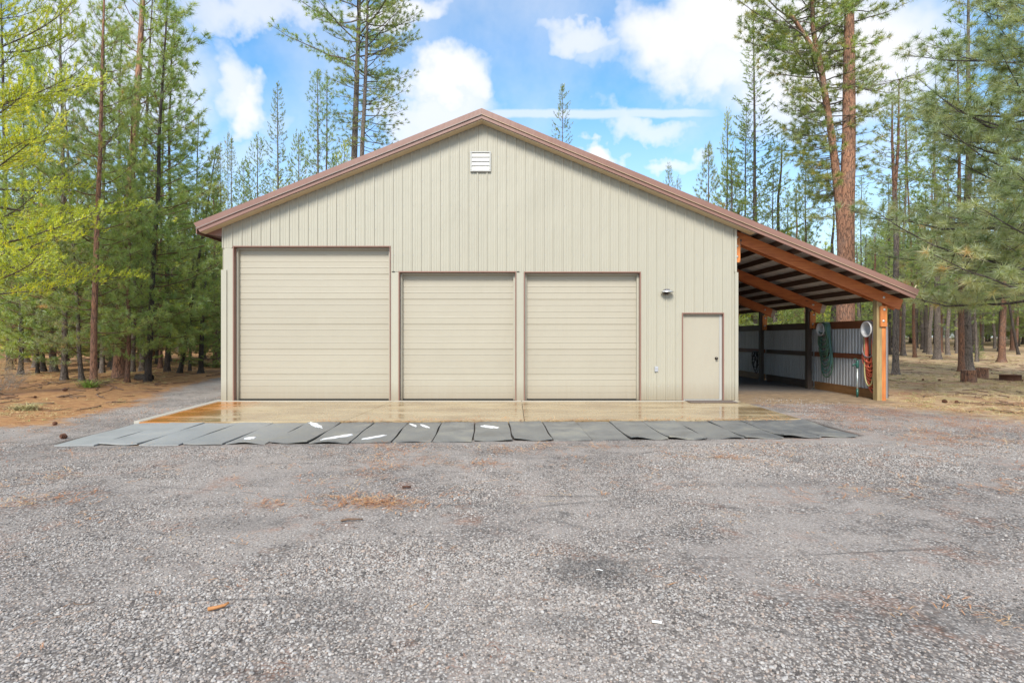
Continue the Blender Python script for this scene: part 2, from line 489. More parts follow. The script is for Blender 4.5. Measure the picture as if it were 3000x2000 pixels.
# inner wall core, side and back walls
def wallpoly(x0, x1, z0): return [(x0, z0), (x1, z0), (x1, rt(x1) - .26)] + ([(AX, rt(AX) - .26)] if x0 < AX < x1 else []) + [(x0, rt(x0) - .26)]
core = MB()
YC0, YC1 = YW + .02, YW + .17
segs = [(XL + .02, BIG[0], 0), (BIG[0], BIG[1], BIG[2]), (BIG[1], MID[0], 0), (MID[0], MID[1], MID[2]), (MID[1], RGT[0], 0),
        (RGT[0], RGT[1], RGT[2]), (RGT[1], WALK[0], 0), (WALK[0], WALK[1], WALK[2]), (WALK[1], XR - .02, 0)]
for a, b, z in segs: core.prism(wallpoly(a, b, z), YC0, YC1)
part(core, 'wall_core', M['trim_cream'])
YB = 25.6
def ribwall(x, sgn):
    mb = MB(); ys = []
    y = YW + .05
    while y < YB:
        for dy, h in ((0, 0), (.01, .02), (.036, .02), (.046, 0)): ys.append((y + dy, h))
        y += PITCH
    zt = rt(x) - .2
    for (a, ha), (b, hb) in zip(ys, ys[1:]):
        mb.add([(x + sgn * ha, a, 0), (x + sgn * hb, b, 0), (x + sgn * hb, b, zt), (x + sgn * ha, a, zt)], [(0, 1, 2, 3)])
    mb.box(x - sgn * .03 - .02, x - sgn * .03 + .02, YW + .18, YB - .02, 0, zt)
    return mb
part(ribwall(XL, -1), 'side_wall', M['cream'])
part(ribwall(XR, 1), 'side_wall', M['cream'])
part(MB().prism(wallpoly(XL, XR, 0), YB, YB + .05), 'back_wall', M['cream'])
# flat corner, jamb and mullion boards
def board(x0, x1, z0, z1, y=0.0, m_='trim_cream', name='corner_board', th=.03):
    return part(MB().box(x0, x1, YW - y - th, YW + .015, z0, z1, .002), name, M[m_])
board(XL + .055, BIG[0] - .002, .0, 3.686, -.012, name='corner_board', th=.02)
board(XL - .012, XL + .118, .0, 3.16, .018, name='corner_trim', th=.02)
board(BIG[1] + .016, MID[0] - .018, 0, 3.108, -.012, name='mullion_board', th=.02)
board(BIG[1] + .016, -2.722, 3.112, 3.72, -.012, name='mullion_board', th=.02)
board(MID[1] + .018, RGT[0] - .018, 0, 3.112, -.012, name='mullion_board', th=.02)
board(XR - .045, XR + .032, 0, 3.1, .014, name='corner_trim', th=.02)
board(XR - .06, XR - .002, 3.104, rt(XR) - SOF, .012, name='corner_trim', th=.02)
for cx_ in (-2.70, .315):
    part(MB().box(cx_ - .035, cx_ + .03, YW - .03, YW - .002, 3.112, 3.122), 'flashing_clip', M['knob'])

# garage doors
def garage(op, nsec, label):
    x0, x1, zt = op
    D = empty('garage_door', (0, 0, 0), parent=shed); w(D); D['label'] = label
    fw, rec = .02, .125
    yj0, yj1 = YW - .034, YW + rec
    # brown trim returning into the opening
    jl = MB().box(x0 - .014, x0 + .008, yj0, yj1, 0, zt + .016); jl.build('jamb', M['brown'], D)
    jr = MB().box(x1 - .008, x1 + .014, yj0, yj1, 0, zt + .016); jr.build('jamb', M['brown'], D)
    MB().box(x0 + .008, x1 - .008, yj0, yj1, zt - .008, zt + .016).build('header_trim', M['brown'], D)
    # cream stop moulding
    for a, b in ((x0 + .009, x0 + .055), (x1 - .055, x1 - .009)):
        MB().box(a, b, yj1 - .03, yj1 + .05, 0, zt - .01, .004).build('stop_moulding', M['trim_cream'], D)
    MB().box(x0 + .055, x1 - .055, yj1 - .03, yj1 + .05, zt - .055, zt - .01, .004).build('stop_moulding', M['trim_cream'], D)
    ys = yj1 + .052
    h = (zt - .03 - .02) / nsec
    for i in range(nsec):
        z0 = .022 + i * h; z1 = z0 + h
        # (z, how far back)
        pr = [(z0 + .0006, .009), (z0 + .005, -.001)]
        for q in range(1, 4):
            zc = z0 + h * q / 4
            pr += [(zc - .012, 0), (zc - .004, .009), (zc + .004, .009), (zc + .009, -.003), (zc + .02, 0)]
        zc = z0 + h * .5
        pr += [(z1 - .028, 0), (z1 - .024, .005), (z1 - .018, 0), (z1 - .006, 0), (z1 - .0006, .009)]
        mb = MB()
        xa, xb = x0 + .03, x1 - .03
        for (za, ha), (zb, hb) in zip(pr, pr[1:]):
            mb.add([(xa, ys + ha, za), (xb, ys + ha, za), (xb, ys + hb, zb), (xa, ys + hb, zb)], [(0, 1, 2, 3)])
        mb.add([(xa, ys + .009, z0 + .0006), (xb, ys + .009, z0 + .0006), (xb, ys + .05, z0 + .0006), (xa, ys + .05, z0 + .0006),
                (xa, ys + .009, z1 - .0006), (xb, ys + .009, z1 - .0006), (xb, ys + .05, z1 - .0006), (xa, ys + .05, z1 - .0006)],
               [(3, 2, 1, 0), (4, 5, 6, 7), (0, 1, 5, 4) if False else (3, 7, 6, 2)])
        mb.build('door_section', M['door_cream'], D)
    MB().box(x0 + .055, x1 - .055, ys + .004, ys + .03, .004, .021).build('bottom_seal', M['black'], D)
    return D
garage(BIG, 6, 'tall wide roll-up door at the end of the gable wall')
garage(MID, 5, 'lower roll-up door in the middle of the gable wall')
garage(RGT, 5, 'lower roll-up door between the mullion and the wall lamp')
# concealed floor and dark inside so that gaps read dark
# walk door
x0, x1, zt = WALK
D = MB().box(x0 + .045, x1 - .075, YW + .06, YW + .105, .03, zt - .055, .003).build('entry_door', M['door_cream'], shed); w(D)
def sub(mb, name, m_): return mb.build(name, m_, D)
sub(MB().box(x0 - .012, x0 + .012, YW - .034, YW + .12, 0, zt + .014), 'jamb', M['brown'])
sub(MB().box(x1 - .012, x1 + .012, YW - .034, YW + .12, 0, zt + .014), 'jamb', M['brown'])
sub(MB().box(x0 + .012, x1 - .012, YW - .034, YW + .12, zt - .012, zt + .014), 'header_trim', M['brown'])
sub(MB().box(x0 + .013, x0 + .043, YW + .045, YW + .12, .0, zt - .013, .003), 'stop_moulding', M['trim_cream'])
sub(MB().box(x1 - .073, x1 - .013, YW + .045, YW + .12, .0, zt - .013, .003), 'stop_moulding', M['white'])
sub(MB().box(x0 + .043, x1 - .073, YW + .045, YW + .12, zt - .05, zt - .013, .003), 'stop_moulding', M['trim_cream'])
sub(MB().box(x0 + .044, x1 - .074, YW + .03, YW + .12, .002, .026, .003), 'threshold', M['white'])
kx, kz = 5.13, 1.02
kb = MB().lathe([(0, .0), (.032, .0), (.034, -.008), (.014, -.012), (.013, -.03), (.026, -.04), (.031, -.055), (.026, -.068), (.0, -.074)], (kx, YW + .06, kz), 'Y', 16)
sub(kb, 'door_knob', M['knob'])

# gable vent
V = MB()
vx0, vx1, vz0, vz1 = -.842, -.347, 5.525, 6.015
fr = .035
for (a, b, c, d) in ((vx0, vx1, vz1 - fr, vz1), (vx0, vx1, vz0, vz0 + fr), (vx0, vx0 + fr, vz0 + fr, vz1 - fr), (vx1 - fr, vx1, vz0 + fr, vz1 - fr)):
    V.box(a, b, YW - .055, YW - .022, c, d, .004)
V.box(vx0 + fr, vx1 - fr, YW - .026, YW - .0225, vz0 + fr, vz1 - fr)
vent = part(V, 'gable_vent', M['white'])
for i in range(4):
    h = (vz1 - vz0 - 2 * fr) / 4; z0 = vz0 + fr + i * h
    mb = MB().add([(vx0 + fr + .002, YW - .052, z0 + .004), (vx1 - fr - .002, YW - .052, z0 + .004), (vx1 - fr - .002, YW - .030, z0 + h - .004), (vx0 + fr + .002, YW - .030, z0 + h - .004),
                   (vx0 + fr + .002, YW - .040, z0 + .004), (vx1 - fr - .002, YW - .040, z0 + .004)],
                  [(0, 1, 2, 3), (4, 5, 1, 0)])
    mb.build('louvre', M['white'], vent)

# roof sheets: ribs run down the slope
YF = 12.99
def roofsheet(y0, y1, xa, xb):
    """sheet from ridge xa to eave xb; brown above, galvanised below"""
    pr = []
    y = y0
    n = round((y1 - y0) / PITCH); pt = (y1 - y0) / n
    for k in range(n):
        for dy, h in ((0, 0), (.012, .02), (.036, .02), (.048, 0), (.12, 0), (.125, .005), (.14, .005), (.145, 0)): pr.append((y0 + k * pt + dy, h))
    pr.append((y1 - .001, 0))
    mb = MB()
    for lay, dz, mi in ((0, -.018, 0), (1, -.024, 1)):
        mb.m = mi
        for (a, ha), (b, hb) in zip(pr, pr[1:]):
            q = [(xa, a, rt(xa) + dz + ha), (xb, a, rt(xb) + dz + ha), (xb, b, rt(xb) + dz + hb), (xa, b, rt(xa) + dz + hb)]
            up = (xb > xa)
            mb.add(q, [(0, 1, 2, 3)] if (up != bool(mi)) else [(3, 2, 1, 0)])
    return mb
ys = [YF + .03 + i * .9144 for i in range(14)] + [YB + .3]
ys = [y for y in ys if y < YB + .2] + [YB + .3]
for a, b in zip(ys, ys[1:]):
    part(roofsheet(a, b, AX - .01, TL + .01), 'roof_sheet', [M['brown'], M['galv_roof']])
    part(roofsheet(a, b, AX + .01, TR - .01), 'roof_sheet', [M['brown'], M['galv_roof']])
rc = MB()
for s_ in (-1, 1):
    q = AX + s_ * .2
    rc.add([(AX, YF - .012, rt(AX) + .014), (q, YF - .012, rt(q) + .010), (q, YB + .3, rt(q) + .010), (AX, YB + .3, rt(AX) + .014)], [(0, 1, 2, 3) if s_ > 0 else (3, 2, 1, 0)])
part(rc, 'ridge_cap', M['brown'])
# rake trim in lapped lengths: upper tier, thin drip edge, lower tier
def slab_strip(xa, xb, ta, tb, y0, y1):
    """strip following the roof line; ta / tb = drop of its upper / lower edge below the roof top"""
    xs = [xa, xb]
    poly = [(xa, rt(xa) - tb), (xb, rt(xb) - tb), (xb, rt(xb) - ta), (xa, rt(xa) - ta)]
    return MB().prism(poly, y0, y1)
def skew(xa, xb, ta, tb, y0, y1, ka=0.0, kb=0.0):
    poly = [(xa + ka, rt(xa) - tb + 0), (xb + kb, rt(xb) - tb + 0), (xb, rt(xb) - ta), (xa, rt(xa) - ta)]
    return MB().prism(poly, y0, y1)
joints = [(TL, -5.6), (-5.6, -3.05), (-3.05, AX), (AX, 2.4), (2.4, 5.86), (5.86, 8.68), (8.68, TR)]
for i, (a, b) in enumerate(joints):
    pr_ = .004 * ((i * 2) % 3)
    ka = .085 if a == TL else 0
    kb = -.05 if b == TR else 0
    mb = skew(a, b, -.012, .128, YF - .022 - pr_, YF + .012, ka, kb)
    part(mb, 'rake_trim', M['brown'])
    part(slab_strip(a + (.05 if a == TL else 0), b - (.03 if b == TR else 0), .128, .134, YF - .03 - pr_, YF + .012), 'drip_edge', M['white'] if i < 3 else M['soffit'])
    part(skew(a + (.07 if a == TL else 0), b - (.05 if b == TR else 0), .134, .222, YF + .000 - pr_ * .5, YF + .03, .07 if a == TL else 0, -.04 if b == TR else 0), 'rake_fascia', M['brown'])
# soffit under the rake (ends just past the wall on the lean-to side)
for a, b in ((TL + .12, AX), (AX, 5.93)):
    poly = [(a, rt(a) - .242), (b, rt(b) - .242), (b, rt(b) - .228), (a, rt(a) - .228)]
    part(MB().prism(poly, YF + .03, YW - .024 if b < 5 or True else YW), 'soffit', M['soffit'])
# eave along the left side
part(MB().prism([(TL + .14, rt(TL + .14) - .245), (XL + .0, rt(XL) - .30), (XL + .0, rt(XL) - .28), (TL + .14, rt(TL + .14) - .225)], YW - .02, YB + .3), 'eave_soffit', M['brown_dark'])
part(MB().box(TL + .03, TL + .05, YF + .03, YB + .3, rt(TL) - .23, rt(TL) + .0), 'eave_fascia', M['brown'])
part(MB().prism([(TL + .14, rt(TL + .14) - .245), (XL + .0, rt(TL + .14) - .30), (XL, rt(XL) - .242)], YW - .022, YW - .012), 'eave_return', M['brown'])
# gutter bracket stub at the far tip
part(MB().tube([(TR - .06, YF + .1, rt(TR) + .0), (TR - .02, YF + .1, rt(TR) + .06), (TR + .02, YF + .1, rt(TR) + .13)], .012, 6), 'snow_stop', M['soffit'])

# lean-to frame
POSTY = [13.62, 16.72, 19.80, 22.86, 25.45]
PX0, PX1 = 9.17, 9.295
def raf(x): return rt(x) - .192
for i, py in enumerate(POSTY):
    dark = i > 0
    zt = raf(9.25) - .02
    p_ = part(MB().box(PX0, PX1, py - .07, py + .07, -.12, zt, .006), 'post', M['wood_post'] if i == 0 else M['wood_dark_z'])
    # block and packer
    mbk = MB().box(PX0 + .06, PX1 + .10, py - .115, py - .072, zt - .86, zt - .35, .003)
    mbk.build('block', M['wood_z'], p_)
    if i == 0:
        MB().box(PX1 + .002, PX1 + .10, py - .068, py + .06, -.1, zt - .88, .003).build('packer', M['wood_z'], p_)
    for bz, bx in ((zt - .44, PX1 + .03), (zt - .72, PX1 + .01), (zt - .14, PX1 + .02)):
        yb = py - .117 if bz < zt - .2 else py - .117
        MB().lathe([(0, -.02), (.012, -.02), (.014, -.008), (.030, -.006), (.032, 0), (0, 0.001)], (bx, yb + .0, bz), 'Y', 12).build('bolt', M['bolt'], p_)
    # pair of rafters either side of the post
    xe = 9.79 if i == 0 else 9.72
    for k, (ya, yb) in enumerate(((py - .115, py - .072), (py + .072, py + .115))):
        poly = [(XR + .05, raf(XR + .05) - .282), (xe - .09, raf(xe - .09) - .275), (xe, raf(xe)), (XR + .05, raf(XR + .05))]
        part(MB().prism(poly, ya, yb), 'rafter', M['wood_x'])
    if i in (1, 2):
        c_ = [(xe - .20, raf(xe - .2) - .279), (xe - .088, raf(xe - .088) - .277), (xe + .003, raf(xe)), (xe - .13, raf(xe - .13) + .001)]
        part(MB().prism(c_, py - .1175, py - .1155), 'rafter_end', M['wood_pale'])
    # wall side ledger blocks
    lb = part(MB().box(XR + .035, XR + .165, py - .16, py - .117, raf(XR) - .82, raf(XR + .2) - .13, .003), 'ledger_block', M['wood_z'])
    for bz in (raf(XR) - .2, raf(XR) - .42, raf(XR) - .68):
        MB().lathe([(0, -.018), (.012, -.018), (.014, -.008), (.028, -.006), (.03, 0), (0, .001)], (XR + .085, py - .162, bz), 'Y', 12).build('bolt', M['bolt'], lb)
part(MB().box(XR + .036, XR + .06, 13.45, YB, 2.9, raf(XR) - .02), 'ledger_wall', M['brown_dark'])
br = MB().box(XR + .17, XR + .19, 13.48, 13.50, raf(XR) - .42, raf(XR) - .24).box(XR + .155, XR + .20, 13.455, 13.5, raf(XR) - .30, raf(XR) - .26)
part(br, 'bracket', M['knob'])
# purlins over the rafters
npur = 10
for i in range(npur):
    xp = 5.78 + i * .438
    zb = raf(xp) + .004
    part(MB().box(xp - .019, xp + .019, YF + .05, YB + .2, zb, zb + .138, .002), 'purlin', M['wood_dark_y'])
xp = 9.73
part(MB().box(xp - .014, xp + .014, YF + .035, YB + .2, raf(xp) + .01, raf(xp) + .14, .002), 'purlin', M['wood_dark_y'])
# diagonal brace under the roof, second bay
part(MB().tube([(6.5, 17.4, raf(6.5) + .02), (7.6, 19.4, raf(7.6) + .02)], .03, 4), 'brace', M['wood_dark_y'])

# low corrugated side wall of the lean-to
FX = 9.42
yy = [13.50 + i * .9144 for i in range(14)]
yy = [y for y in yy if y < YB] + [YB]
for a, b in zip(yy, yy[1:]):
    n = max(1, round((b - a) / (PITCH * .58))); pt = (b - a) / n; pr = []
    for k in range(n):
        for dy, h in ((0, 0), (.22, .019), (.42, .019), (.64, 0)): pr.append((a + (k + dy) * pt, h))
    pr.append((b - .001, 0))
    mb = MB()
    for (p0, h0), (p1, h1) in zip(pr, pr[1:]):
        mb.add([(FX + h0, p0, .03), (FX + h1, p1, .03), (FX + h1, p1, 1.88), (FX + h0, p0, 1.88)], [(3, 2, 1, 0)])
        mb.add([(FX + h0 + .002, p0, .03), (FX + h1 + .002, p1, .03), (FX + h1 + .002, p1, 1.88), (FX + h0 + .002, p0, 1.88)], [(0, 1, 2, 3)])
    part(mb, 'corrugated_sheet', M['galv'])
for i, (a, b) in enumerate(zip(POSTY, POSTY[1:])):
    a2, b2 = a + .072, b - .072
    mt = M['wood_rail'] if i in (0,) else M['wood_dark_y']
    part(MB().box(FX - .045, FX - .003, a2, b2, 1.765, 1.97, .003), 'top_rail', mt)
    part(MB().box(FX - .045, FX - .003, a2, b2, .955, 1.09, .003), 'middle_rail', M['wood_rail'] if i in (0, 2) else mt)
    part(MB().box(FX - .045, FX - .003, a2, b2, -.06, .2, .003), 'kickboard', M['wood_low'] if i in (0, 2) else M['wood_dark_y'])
part(MB().box(FX - .05, FX - .004, 14.08, 14.17, .2, .96, .003), 'stud', M['wood_z'])

# ------------------------------------------------------------------ things fixed to the shed
lamp = empty('wall_lamp', (3.87, YW, 2.62))
tag(lamp, 'small grey security lamp with a wide oval reflector above the power outlet', 'wall lamp')
MB().box(-.05, .065, -.17, .0, .005, .065, .008).build('lamp_body', plain('lamp_grey', (.16, .15, .17), .35, .5), lamp)
mb = MB()
oval = [(.155 * math.cos(a), .11 * math.sin(a)) for a in [i * math.pi / 12 for i in range(24)]]
r0 = [(.03 + x_ * .62, -.10 + y_ * .62, .042) for x_, y_ in oval]; r1 = [(.03 + x_, -.10 + y_, .004) for x_, y_ in oval]; r2 = [(.03 + x_ * .9, -.10 + y_ * .9, -.012) for x_, y_ in oval]
n = 24
mb.add(r0 + r1 + r2, [(i, i + n, (i + 1) % n + n, (i + 1) % n) for i in range(n)] + [(i + n, i + 2 * n, (i + 1) % n + 2 * n, (i + 1) % n + n) for i in range(n)] + [tuple(range(n))], True)
mb.build('reflector', plain('lamp_reflector_metal', (.62, .62, .6), .25, .7), lamp)
MB().lathe([(0, .0), (.052, .0), (.055, -.04), (.045, -.062), (0, -.065)], (-.0, -.10, -.006), 'Z', 20).build('sensor', plain('lamp_dark', (.03, .02, .015), .3), lamp)
out = empty('power_outlet', (3.655, YW, .76))
tag(out, 'small grey covered power outlet low on the wall beside the entry door', 'outlet')
MB().box(-.04, .04, -.04, -.0, -.065, .065, .006).build('cover_box', M['gray_box'], out)
MB().box(-.03, .03, -.048, -.0405, .008, .05, .003).build('cover_flap', M['gray_box'], out)
MB().box(-.03, .03, -.048, -.0405, -.05, -.008, .003).build('cover_flap', M['gray_box'], out)

mt_ = MB().box(4.33, 5.43, 12.80, 13.24, .0035, .02, .004)
dm = mt_.build('doormat', plain('doormat_fibre', (.13, .10, .085), .95, 0, .3, 90))
tag(dm, 'flat grey brown doormat lying on the slab at the entry door', 'doormat')

def hose_loops(name, label, cy, cz, ring_r, loops, seed, root=None):
    """closed hanging loops over a hanger; loops = (mesh material, bottom z, half width, x offset)"""
    rng_ = random.Random(seed)
    o = None
    mb = MB(); mats = []
    for (mk, zb, hw, xo) in loops:
        if mk not in mats: mats.append(mk)
        mb.m = mats.index(mk)
        pts = []
        nseg = 44
        sh = rng_.uniform(-.03, .03)
        for i in range(nseg):
            t = i / nseg * 2 * math.pi
            s_ = math.sin(t); c_ = math.cos(t)          # c_=1 top, -1 bottom
            if c_ > .55:
                a = t if t < math.pi else t - 2 * math.pi
                y = cy + (ring_r + .012) * math.sin(a / .99 * 1.55); z = cz + (ring_r + .012) * math.cos(a / .99 * 1.0)
            else:
                f = (0.55 - c_) / 1.55
                f = math.acos(max(-1, min(1, 1 - 2 * f))) / math.pi
                zz = cz + ring_r * .45 - (cz + ring_r * .45 - zb) * (f if f < .7 else .7 + .3 * math.sin((f - .7) / .3 * math.pi / 2))
                wd = ring_r * (1 - f) + hw * f
                y = cy + sh * f + math.copysign(wd * (1 if f < .7 else math.cos((f - .7) / .3 * math.pi / 2)), s_)
                z = zz
            pts.append((xo + .012 * math.sin(3 * t + seed) - .02 * (1 + c_) * 0, y, z))
        mb.tube(pts, .019, 6, closed=True)
    o = mb.build(name, [M[k] for k in mats])
    tag(o, label, 'hose', 'garden hoses hung in the lean-to')
    return o
def hanger(y, z, r, label):
    h = empty('hose_hanger', (9.37, y, z))
    tag(h, label, 'hose hanger', 'round white hose hangers')
    MB().lathe([(r * .86, 0), (r * .86, -.20), (r * .99, -.215), (r * 1.0, -.235), (r * .93, -.24), (r * .80, -.22), (r * .72, -.10), (r * .70, -.012), (0, -.01)], (0, 0, 0), 'X', 28).build('drum', M['plastic'], h)
    MB().box(-.014, .004, -.04, .04, -.04, .04).build('mounting_plate', M['bolt'], h)
    return h
hanger(13.92, 1.73, .205, 'round white hose hanger beside the yellow corner post')
hanger(15.95, 1.755, .195, 'round white hose hanger beside the dark middle post')
rg = random.Random(4)
lp = []
for k in range(9): lp.append(('hose_red', .15 + .09 * k + rg.uniform(-.03, .03), rg.uniform(.17, .27), 9.31 - .012 * k))
for k in range(4): lp.append(('hose_red', .55 + .1 * k, rg.uniform(.04, .1), 9.26 - .012 * k))
lp += [('hose_grey', .75, .27, 9.33), ('hose_grey', 1.02, .22, 9.20), ('hose_olive', .3, .15, 9.21), ('hose_grey', .5, .28, 9.32)]
hose_loops('garden_hose', 'red, olive and grey garden hoses looped together beside the corner post', 13.92, 1.73, .19, lp, 3)
lp = []
for k in range(9): lp.append(('hose_teal' if k % 3 else 'hose_green', .36 + .105 * k + rg.uniform(-.03, .03), rg.uniform(.24, .33), 9.33 - .010 * k))
for k in range(8): lp.append(('hose_green', .9 + .1 * k + rg.uniform(-.05, .05), rg.uniform(.15, .3), 9.25 - .008 * k))
hose_loops('garden_hose', 'green and teal garden hoses in long loops beside the middle post', 15.95, 1.755, .18, lp, 8)
# black straps in the far bay
mb = MB()
rg = random.Random(5)
for k in range(7):
    y0 = 20.35 + rg.uniform(-.18, .18); zb = .1 + .1 * k; hw = rg.uniform(.07, .2)
    pts = [(9.32 - .01 * k + .01 * math.sin(i), y0 + hw * math.sin(i / 14 * 2 * math.pi) * (1 + .3 * math.sin(i * 1.7 + k)), .55 + zb / 2 + (.45 - zb / 2) * math.cos(i / 14 * 2 * math.pi)) for i in range(14)]
    mb.tube(pts, .014, 5, closed=True)
o = mb.build('strap_bundle', M['hose_black']); tag(o, 'tangled bundle of black straps hanging in the far bay of the lean-to', 'straps')
# yard hydrant
h = empty('yard_hydrant', (9.17, 14.30, -.03))
tag(h, 'slim standpipe tap with dark green head beside the red hoses', 'water tap')
MB().tube([(0, 0, 0), (0, 0, .78)], .02, 10).build('pipe', M['pipe'], h)
MB().lathe([(.0, .76), (.03, .76), (.036, .80), (.036, .92), (.02, .96), (0, .97)], n=12).tube([(0, 0, .86), (-.10, 0, .85), (-.12, 0, .80)], [.02, .02, .018], 8).build('tap_head', M['hydrant'], h)
MB().tube([(.0, 0, .93), (-.03, -.02, 1.0), (-.12, -.03, 1.0)], .012, 6).build('handle', M['hydrant'], h)
MB().lathe([(.02, .0), (.027, .0), (.027, .22), (.02, .22)], n=10).build('collar', M['hydrant'], h)

# ------------------------------------------------------------------ ground
def poly_world(pts): return np.array([P(a, b) for a, b in pts])
left_line = poly_world([(-900, 1262), (0, 1246), (184, 1240), (222, 1218), (300, 1196), (390, 1186), (505, 1137), (643, 1102)])
left_poly = np.vstack([[(-60, -20), (-60, 4), (-18, 8.5)], left_line, [(-9.3, 26), (-6, 40), (3, 60), (3, 200), (-200, 200), (-200, -20)]])
right_line = poly_world([(2210, 1160), (2400, 1168), (2620, 1188), (2800, 1204), (3000, 1226), (3500, 1290)])
right_poly = np.vstack([[(5.0, 30), (6, 13.9)], right_line, [(40, 6), (200, 0), (200, 200), (3, 200), (3, 40)]])
def sdist(px, py, poly):
    inside = np.zeros(px.shape, bool); dmin = np.full(px.shape, 1e9)
    n = len(poly)
    for i in range(n):
        x1, y1 = poly[i]; x2, y2 = poly[(i + 1) % n]
        c = ((y1 > py) != (y2 > py)) & (px < (x2 - x1) * (py - y1) / ((y2 - y1) if y2 != y1 else 1e-9) + x1)
        inside ^= c
        dx, dy = x2 - x1, y2 - y1; l2 = dx * dx + dy * dy + 1e-12
        t = np.clip(((px - x1) * dx + (py - y1) * dy) / l2, 0, 1)
        dmin = np.minimum(dmin, np.hypot(px - x1 - t * dx, py - y1 - t * dy))
    return np.where(inside, dmin, -dmin)
_rs = np.random.RandomState(7)
_waves = [(_rs.uniform(.15, 1.4), _rs.uniform(0, 6.28), _rs.uniform(0, 6.28)) for _ in range(14)]
def lumps(x, y):
    z = 0
    for f, a, p in _waves: z = z + np.sin((x * math.cos(a) + y * math.sin(a)) * f * 2 + p) / (1 + 2.2 * f)
    return z / 6
def ground_z(x, y):
    x = np.asarray(x, float); y = np.asarray(y, float)
    dl = np.clip(sdist(x, y, left_poly) / 3, 0, 1); dr = np.clip(sdist(x, y, right_poly) / 4, 0, 1)
    z = -.045 + lumps(x * 1.8, y * 1.8) * .018
    z = z + dl * (.06 + .10 * lumps(x, y)) + dr * (.03 + .05 * lumps(x, y))
    far = np.clip((np.hypot(x, y) - 45) / 150, 0, 1); z = z + far * 1.2
    # low mound at the roots of the leading tree
    z = z + .13 * np.exp(-(((x + 12.4) / 1.3) ** 2 + ((y - 16.9) / .9) ** 2))
    # mats and slab bed
    bed = (x > -7.1) & (x < 6.2) & (y > 8.0) & (y < 13.3)
    z = np.where(bed, np.minimum(z, -.05), z)
    inside = (x > -6.9) & (x < 9.45) & (y > 13.4) & (y < 25.7)
    z = np.where(inside, -.03 + .01 * lumps(x * 3, y * 3), z)
    return z
def axis(lo, a, b, hi, step, n):
    mid = np.arange(a, b + 1e-6, step)
    l = a - (a - lo) * (np.linspace(1, 0, n, endpoint=False)) ** 2.2
    r = b + (hi - b) * (np.linspace(0, 1, n + 1)[1:]) ** 2.2
    return np.concatenate([l, mid, r])
gx = axis(-260, -18, 21, 260, .16, 46); gy = axis(-60, .4, 27, 420, .16, 50)
GX, GY = np.meshgrid(gx, gy)
GZ = ground_z(GX, GY)
nv = GX.size; nx = len(gx); ny = len(gy)
co = np.stack([GX, GY, GZ], -1).reshape(-1, 3)
ii = (np.arange(ny - 1)[:, None] * nx + np.arange(nx - 1)[None]).ravel()
fc = np.stack([ii, ii + 1, ii + nx + 1, ii + nx], -1)
def fast_mesh(name, co, faces, smooth=False):
    me = bpy.data.meshes.new(name); k = faces.shape[1]; nf = len(faces)
    me.vertices.add(len(co)); me.vertices.foreach_set('co', np.ascontiguousarray(co, np.float32).ravel())
    me.loops.add(nf * k); me.loops.foreach_set('vertex_index', np.ascontiguousarray(faces, np.int32).ravel())
    me.polygons.add(nf); me.polygons.foreach_set('loop_start', np.arange(0, nf * k, k, dtype=np.int32))
    me.polygons.foreach_set('loop_total', np.full(nf, k, np.int32))
    me.polygons.foreach_set('use_smooth', np.full(nf, smooth, bool))
    me.update(calc_edges=True); me.validate(); return me
gm = fast_mesh('ground', co, fc, True)
x_, y_ = co[:, 0], co[:, 1]
dl = sdist(x_, y_, left_poly); dr = sdist(x_, y_, right_poly)
ca = gm.color_attributes.new('zone', 'FLOAT_COLOR', 'POINT')
lt = np.clip(np.minimum(np.minimum(x_ - 5.5, 9.5 - x_), y_ - 13.0) / .5 + .5, 0, 1)
bedw = ((x_ > -6.75) & (x_ < 5.75) & (y_ > 8.12 + (x_ + 6.6) * .055) & (y_ < 10.5)).astype(float)
cols = np.stack([np.clip(dl / 1.6 + .5, 0, 1), np.clip(dr / 2.4 + .5, 0, 1), lt, bedw], -1)
ca.data.foreach_set('color', cols.astype(np.float32).ravel())

m_, t, b = mat('ground_material')
p = pos(t)
at = t.nodes.new('ShaderNodeAttribute'); at.attribute_name = 'zone'
sp = t.nodes.new('ShaderNodeSeparateColor'); L(t, at.outputs['Color'], sp.inputs[0])
e1, _ = noise(t, p, .9, 6, .65); e2, _ = noise(t, p, 5.5, 5, .65)
jag = math_(t, 'ADD', math_(t, 'MULTIPLY', math_(t, 'SUBTRACT', e1, .5), .9), math_(t, 'MULTIPLY', math_(t, 'SUBTRACT', e2, .5), .9))
def mask(ch, w_=.16, k=1.0):
    v = math_(t, 'MULTIPLY_ADD', jag, k, ch)
    mr = t.nodes.new('ShaderNodeMapRange'); L(t, v, mr.inputs[0]); mr.inputs[1].default_value = .5 - w_; mr.inputs[2].default_value = .5 + w_
    return mr.outputs[0]
# gravel: crushed stone of mixed greys
def stones(scale):
    v = t.nodes.new('ShaderNodeTexVoronoi'); v.inputs['Scale'].default_value = scale; v.inputs['Randomness'].default_value = 1
    L(t, scaled(t, p, (1, 1, .3)), v.inputs[0])
    s_ = t.nodes.new('ShaderNodeSeparateColor'); L(t, v.outputs['Color'], s_.inputs[0])
    return v.outputs['Distance'], s_.outputs[0], s_.outputs[1]
d1, r1, h1 = stones(52); d2, r2, h2 = stones(120)
PAL = [(0, (.038, .033, .030)), (.15, (.15, .130, .117)), (.36, (.295, .264, .240)), (.58, (.39, .352, .322)), (.70, (.385, .290, .230)), (.80, (.40, .375, .355)), (1, (.50, .47, .44))]
g1 = ramp(t, r1, PAL); g2 = ramp(t, r2, PAL)
g1 = mixc(t, ramp(t, d1, [(.25, g(0)), (.62, g(.8))]), g1, (.07, .06, .055))
